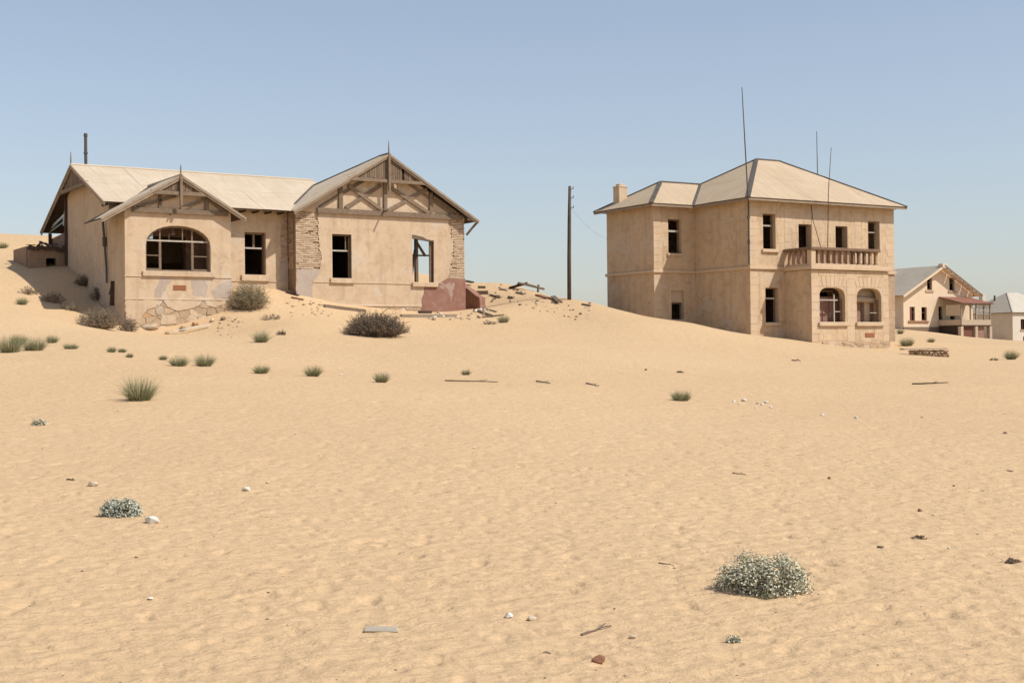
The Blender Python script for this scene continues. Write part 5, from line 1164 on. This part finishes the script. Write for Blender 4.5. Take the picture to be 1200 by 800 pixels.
    (-3.053, 64.255, 0.192, 0.105, 'rubble stone lying at the foot of the maroon dado and wall stub', 'pale_stone', 'rubble at the foot of the right wing'),
    (-2.072, 63.283, 0.19, 0.104, 'rubble stone lying at the foot of the maroon dado and wall stub', 'pale_stone', 'rubble at the foot of the right wing'),
    (-2.444, 65.212, 0.155, 0.085, 'rubble stone lying at the foot of the maroon dado and wall stub', 'white_stone', 'rubble at the foot of the right wing'),
    (-3.623, 62.302, 0.261, 0.144, 'rubble stone lying at the foot of the maroon dado and wall stub', 'rough_stone', 'rubble at the foot of the right wing'),
    (-2.429, 63.405, 0.224, 0.123, 'rubble stone lying at the foot of the maroon dado and wall stub', 'pale_stone', 'rubble at the foot of the right wing'),
    (-8.625, 61.152, 0.19, 0.095, 'rubble stone below the bare brick corner of the gabled house', 'pale_stone', 'rubble below the brick corner'),
    (-7.996, 59.536, 0.109, 0.055, 'rubble stone below the bare brick corner of the gabled house', 'rough_stone', 'rubble below the brick corner'),
    (-8.672, 60.164, 0.111, 0.055, 'rubble stone below the bare brick corner of the gabled house', 'rough_stone', 'rubble below the brick corner'),
    (-9.192, 61.264, 0.138, 0.069, 'rubble stone below the bare brick corner of the gabled house', 'pale_stone', 'rubble below the brick corner'),
    (-9.033, 61.056, 0.185, 0.093, 'rubble stone below the bare brick corner of the gabled house', 'pale_stone', 'rubble below the brick corner'),
    (-9.78, 59.96, 0.218, 0.109, 'rubble stone below the bare brick corner of the gabled house', 'rough_stone', 'rubble below the brick corner'),
    (-9.482, 57.77, 0.11, 0.055, 'rubble stone below the bare brick corner of the gabled house', 'rough_stone', 'rubble below the brick corner'),
    (-8.664, 59.69, 0.151, 0.075, 'rubble stone below the bare brick corner of the gabled house', 'rough_stone', 'rubble below the brick corner'),
    (-8.759, 60.387, 0.138, 0.069, 'rubble stone below the bare brick corner of the gabled house', 'rough_stone', 'rubble below the brick corner'),
    (-8.807, 61.636, 0.123, 0.062, 'rubble stone below the bare brick corner of the gabled house', 'pale_stone', 'rubble below the brick corner'),
    (-8.805, 59.149, 0.142, 0.071, 'rubble stone below the bare brick corner of the gabled house', 'rough_stone', 'rubble below the brick corner'),
    (-9.668, 60.934, 0.116, 0.058, 'rubble stone below the bare brick corner of the gabled house', 'rough_stone', 'rubble below the brick corner'),
    (-9.128, 60.77, 0.201, 0.1, 'rubble stone below the bare brick corner of the gabled house', 'rough_stone', 'rubble below the brick corner'),
    (-8.04, 58.761, 0.152, 0.076, 'rubble stone below the bare brick corner of the gabled house', 'rough_stone', 'rubble below the brick corner'),
    (-9.097, 58.395, 0.108, 0.054, 'rubble stone below the bare brick corner of the gabled house', 'rough_stone', 'rubble below the brick corner'),
    (-8.751, 59.469, 0.17, 0.085, 'rubble stone below the bare brick corner of the gabled house', 'pale_stone', 'rubble below the brick corner'),
    (-9.661, 58.728, 0.168, 0.084, 'rubble stone below the bare brick corner of the gabled house', 'pale_stone', 'rubble below the brick corner'),
    (-8.376, 59.151, 0.193, 0.096, 'rubble stone below the bare brick corner of the gabled house', 'pale_stone', 'rubble below the brick corner'),
    (-8.603, 58.71, 0.198, 0.099, 'rubble stone below the bare brick corner of the gabled house', 'pale_stone', 'rubble below the brick corner'),
    (-8.935, 59.805, 0.122, 0.061, 'rubble stone below the bare brick corner of the gabled house', 'rough_stone', 'rubble below the brick corner'),
    (-9.378, 60.459, 0.21, 0.105, 'rubble stone below the bare brick corner of the gabled house', 'rough_stone', 'rubble below the brick corner'),
    (-8.008, 58.77, 0.144, 0.072, 'rubble stone below the bare brick corner of the gabled house', 'pale_stone', 'rubble below the brick corner'),
    (-8.348, 61.548, 0.166, 0.083, 'rubble stone below the bare brick corner of the gabled house', 'pale_stone', 'rubble below the brick corner'),
    (-8.755, 60.968, 0.214, 0.107, 'rubble stone below the bare brick corner of the gabled house', 'rough_stone', 'rubble below the brick corner'),
    (-10.11, 60.384, 0.182, 0.091, 'rubble stone below the bare brick corner of the gabled house', 'rough_stone', 'rubble below the brick corner'),
    (-8.418, 59.868, 0.161, 0.08, 'rubble stone below the bare brick corner of the gabled house', 'pale_stone', 'rubble below the brick corner'),
    (-11.812, 56.88, 0.176, 0.088, 'stone chip on the sand right of the porch stone base', 'rough_stone', 'stone chips beside the porch'),
    (-12.253, 55.963, 0.158, 0.079, 'stone chip on the sand right of the porch stone base', 'rough_stone', 'stone chips beside the porch'),
    (-12.357, 56.817, 0.162, 0.081, 'stone chip on the sand right of the porch stone base', 'rough_stone', 'stone chips beside the porch'),
    (-11.651, 53.664, 0.149, 0.075, 'stone chip on the sand right of the porch stone base', 'rough_stone', 'stone chips beside the porch'),
    (-12.12, 55.295, 0.142, 0.071, 'stone chip on the sand right of the porch stone base', 'rough_stone', 'stone chips beside the porch'),
    (-10.739, 51.28, 0.113, 0.057, 'stone chip on the sand right of the porch stone base', 'rough_stone', 'stone chips beside the porch'),
    (-11.777, 57.079, 0.185, 0.092, 'stone chip on the sand right of the porch stone base', 'pale_stone', 'stone chips beside the porch'),
    (-11.75, 57.383, 0.1, 0.05, 'stone chip on the sand right of the porch stone base', 'rough_stone', 'stone chips beside the porch'),
    (-11.371, 56.701, 0.097, 0.049, 'stone chip on the sand right of the porch stone base', 'rough_stone', 'stone chips beside the porch'),
    (-11.361, 53.754, 0.135, 0.068, 'stone chip on the sand right of the porch stone base', 'rough_stone', 'stone chips beside the porch'),
    (-11.436, 55.896, 0.179, 0.09, 'stone chip on the sand right of the porch stone base', 'pale_stone', 'stone chips beside the porch'),
    (-12.105, 55.892, 0.164, 0.082, 'stone chip on the sand right of the porch stone base', 'pale_stone', 'stone chips beside the porch'),
    (-11.539, 56.75, 0.143, 0.072, 'stone chip on the sand right of the porch stone base', 'rough_stone', 'stone chips beside the porch'),
    (-11.324, 53.716, 0.127, 0.063, 'stone chip on the sand right of the porch stone base', 'rough_stone', 'stone chips beside the porch'),
    (-12.117, 57.459, 0.12, 0.06, 'stone chip on the sand right of the porch stone base', 'rough_stone', 'stone chips beside the porch'),
    (-11.891, 56.335, 0.133, 0.066, 'stone chip on the sand right of the porch stone base', 'rough_stone', 'stone chips beside the porch'),
    (-11.555, 56.571, 0.13, 0.065, 'stone chip on the sand right of the porch stone base', 'rough_stone', 'stone chips beside the porch'),
    (-11.947, 57.054, 0.093, 0.047, 'stone chip on the sand right of the porch stone base', 'pale_stone', 'stone chips beside the porch'),
    (-12.093, 57.073, 0.094, 0.047, 'stone chip on the sand right of the porch stone base', 'rough_stone', 'stone chips beside the porch'),
    (-11.617, 55.847, 0.109, 0.054, 'stone chip on the sand right of the porch stone base', 'rough_stone', 'stone chips beside the porch'),
    (-11.982, 56.54, 0.094, 0.047, 'stone chip on the sand right of the porch stone base', 'pale_stone', 'stone chips beside the porch'),
    (-12.332, 56.396, 0.133, 0.066, 'stone chip on the sand right of the porch stone base', 'rough_stone', 'stone chips beside the porch')]: stone(*a)
def stick(p, q, th, label, m, kind, lift=0):
    z0, z1 = hz(*p), hz(*q)
    P, Q = Vector((p[0], p[1], z0 + th * .3 + lift)), Vector((q[0], q[1], z1 + th * .3 + lift))
    g = G(); L = (Q - P).length; o_ = (P + Q) / 2
    if kind == 'stick':
        k = 5; pts = [P.lerp(Q, i / k) - o_ + Vector((U(-.03, .03) * L, U(-.03, .03) * L, U(0, .4) * th)) for i in range(k + 1)]
        g.tube(pts, [th * .5 * (1 - .5 * i / k) for i in range(k + 1)], 5)
        a = pts[3]; g.tube([a, a + (pts[4] - a) * .6 + Vector((.05 * L, .1 * L, th))], [th * .35, th * .15], 4)
        nm, cat = 'stick', 'stick'
    elif kind == 'beam': g.beam(P - o_, Q - o_, th, th, (0, 0, 1)); nm, cat = 'timber_beam', 'timber'
    else: g.beam(P - o_, Q - o_, th * 2, th * .5, (U(-.2, .2), U(-.2, .2), 1)); nm, cat = 'board', 'board'
    o = ob(nm, g, M[m]); o.location = o_; tag(o, label, cat)
for a in [((-1.863, 36.354),
    (-0.354, 35.908), 0.046, 'long brown stick on the ledge in the middle of the sand', 'wood', 'stick'),
    ((0.669, 36.826),
    (1.037, 35.82), 0.047, 'short stick right of the long brown stick', 'wood', 'stick'),
    ((2.025, 36.359),
    (2.295, 35.521), 0.046, 'short curved stick, third along the ledge line', 'wood', 'stick'),
    ((12.089, 40.612),
    (13.37, 41.21), 0.052, 'long dark stick on the right slope below the low stone wall', 'wood_dark', 'stick'),
    ((0.377, 7.648),
    (0.566, 7.903), 0.016, 'forked dry twig in the centre foreground', 'wood', 'stick'),
    ((1.072, 9.951),
    (1.171, 9.826), 0.01, 'thin twig beside a dark lump in the middle foreground', 'wood', 'stick'),
    ((2.666, 16.336),
    (2.817, 16.251), 0.017, 'thin twig in the middle of the open sand', 'wood', 'stick'),
    ((-5.145, 15.435),
    (-5.047, 15.436), 0.02, 'short dark twig left of the blue-green shrub', 'wood_dark', 'stick'),
    ((10.64, 50.974),
    (10.917, 50.756), 0.065, 'short dark stick below the bay of the villa', 'wood', 'stick'),
    ((-8.515, 60.876),
    (-6.774, 61.955), 0.155, 'weathered timber along the foot of the right wing, left piece', 'wood', 'beam'),
    ((-5.155, 62.393),
    (-2.64, 64.069), 0.159, 'long weathered plank along the foot of the right wing', 'wood_pale', 'beam'),
    ((-4.467, 64.545),
    (-3.923, 65.068), 0.144, 'short dark block at the foot of the maroon dado', 'wood_dark', 'beam'),
    ((-14.041, 55.4),
    (-12.704, 56.365), 0.06, 'white sun-bleached board leaning in the sand at the porch', 'driftwood', 'board', 0.1),
    ((-10.367, 61.779),
    (-9.782, 61.555), 0.094, 'broken board below the brick corner, upper one', 'wood_dark', 'board'),
    ((-10.043, 61.229),
    (-9.487, 61.161), 0.094, 'broken board below the brick corner, lower one', 'rust_stone', 'board'),
    ((-9.761, 61.928),
    (-9.064, 62.551), 0.055, 'thin lath below the brick corner', 'wood', 'beam'),
    ((-1.612, 63.715),
    (-0.397, 64.393), 0.097, 'grey board below the maroon wall stub', 'wood', 'board'),
    ((-1.421, 66.384),
    (-0.732, 65.087), 0.085, 'thin plank right of the maroon wall stub', 'wood_pale', 'beam'),
    ((-1.832, 65.923),
    (-0.884, 63.944), 0.126, 'dark plank at the foot of the maroon wall stub', 'wood', 'beam'),
    ((-1.777, 70.646),
    (-1.235, 70.549), 0.202, 'thick dark timber end right of the maroon wall stub', 'wood', 'beam', 0.25),
    ((-1.798, 71.662),
    (-1.387, 71.632), 0.137, 'thinner timber end above the thick one beside the wall stub', 'wood', 'beam', 0.2),
    ((-1.106, 71.028),
    (-0.514, 70.37), 0.118, 'pale board half buried on the rubble dune', 'wood_pale', 'board'),
    ((-0.155, 70.133),
    (0.112, 69.698), 0.134, 'short bleached timber in the middle of the rubble dune', 'wood_pale', 'beam'),
    ((0.298, 71.023),
    (0.699, 70.43), 0.113, 'pale board below the collapsed timber frame', 'wood_pale', 'board'),
    ((1.361, 69.919),
    (1.88, 67.818), 0.134, 'reddish board on the right shoulder of the rubble dune', 'rust_stone', 'board'),
    ((2.094, 67.749),
    (2.344, 66.338), 0.112, 'weathered tilted board left of the utility pole', 'wood', 'board', 0.1),
    ((-0.613, 71.998),
    (-0.246, 71.751), 0.115, 'thin board on the crest left of the collapsed frame', 'wood_pale', 'board'),
    ((3.473, 66.119),
    (3.875, 65.814), 0.101, 'dark timber left of the villa', 'wood', 'beam'),
    ((-2.489, 73.289),
    (-2.103, 72.841), 0.117, 'dark timber on the crest just right of the brick corner', 'wood_dark', 'board', 0.15)]: stick(*a)
g = G(); rp = random.Random(5)
for i in range(520):
    d = 6 + 26 * rp.random() ** 1.7; a = R(rp.uniform(-22, 22)); x, y = d * math.sin(a), d * math.cos(a)
    k = rp.uniform(.0025, .0065) * (1 if rp.random() < .9 else 1.8) * (1 + d / 40)
    g.rock((x, y, hz(x, y) + k * .2), (k * rp.uniform(1, 1.9), k, k * .6), 7, rg=rp)
pb = ob('pebbles', g, M['dark_stone'], kind='stuff', fix=False); tag(pb, 'tiny dark pebbles and grit specks over the foreground sand', 'pebbles')
x, y, w = (-0.785, 7.885, 0.201)
o = ob('flat_slab', G().box(-w / 2, w / 2, -.06, .06, -.05, .004, .012), M['grey_slab'], bevel=.006); o.location = (x, y, hz(x, y) + .01)
tag(o, 'flat grey slab sunk in the foreground sand', 'slab')
x, y = (0.58, 72.09)
jk = thing('collapsed_roof_frame', 'dark collapsed timber frame sticking out of the top of the rubble dune', 'ruin', (x, y, hz(x, y)))
for p0, p1, w, d in (((-.9, 0, .1), (.35, .1, .42), .5, .05), ((-.3, -.1, .45), (1.5, 0, .0), .16, .1), ((1.05, -.1, -.2), (1.1, 0, .3), .12, .12), ((.3, -.3, .35), (1.1, -.2, .12), .1, .08), ((-.8, .2, .0), (-.2, .2, .4), .3, .06)):
    ob('timber', G().beam(Vector(p0) * .8, Vector(p1) * .8, w * .6, d * .8, (0, .3, 1)), M['wood_dark'] if w > .4 else M['wood'], jk)
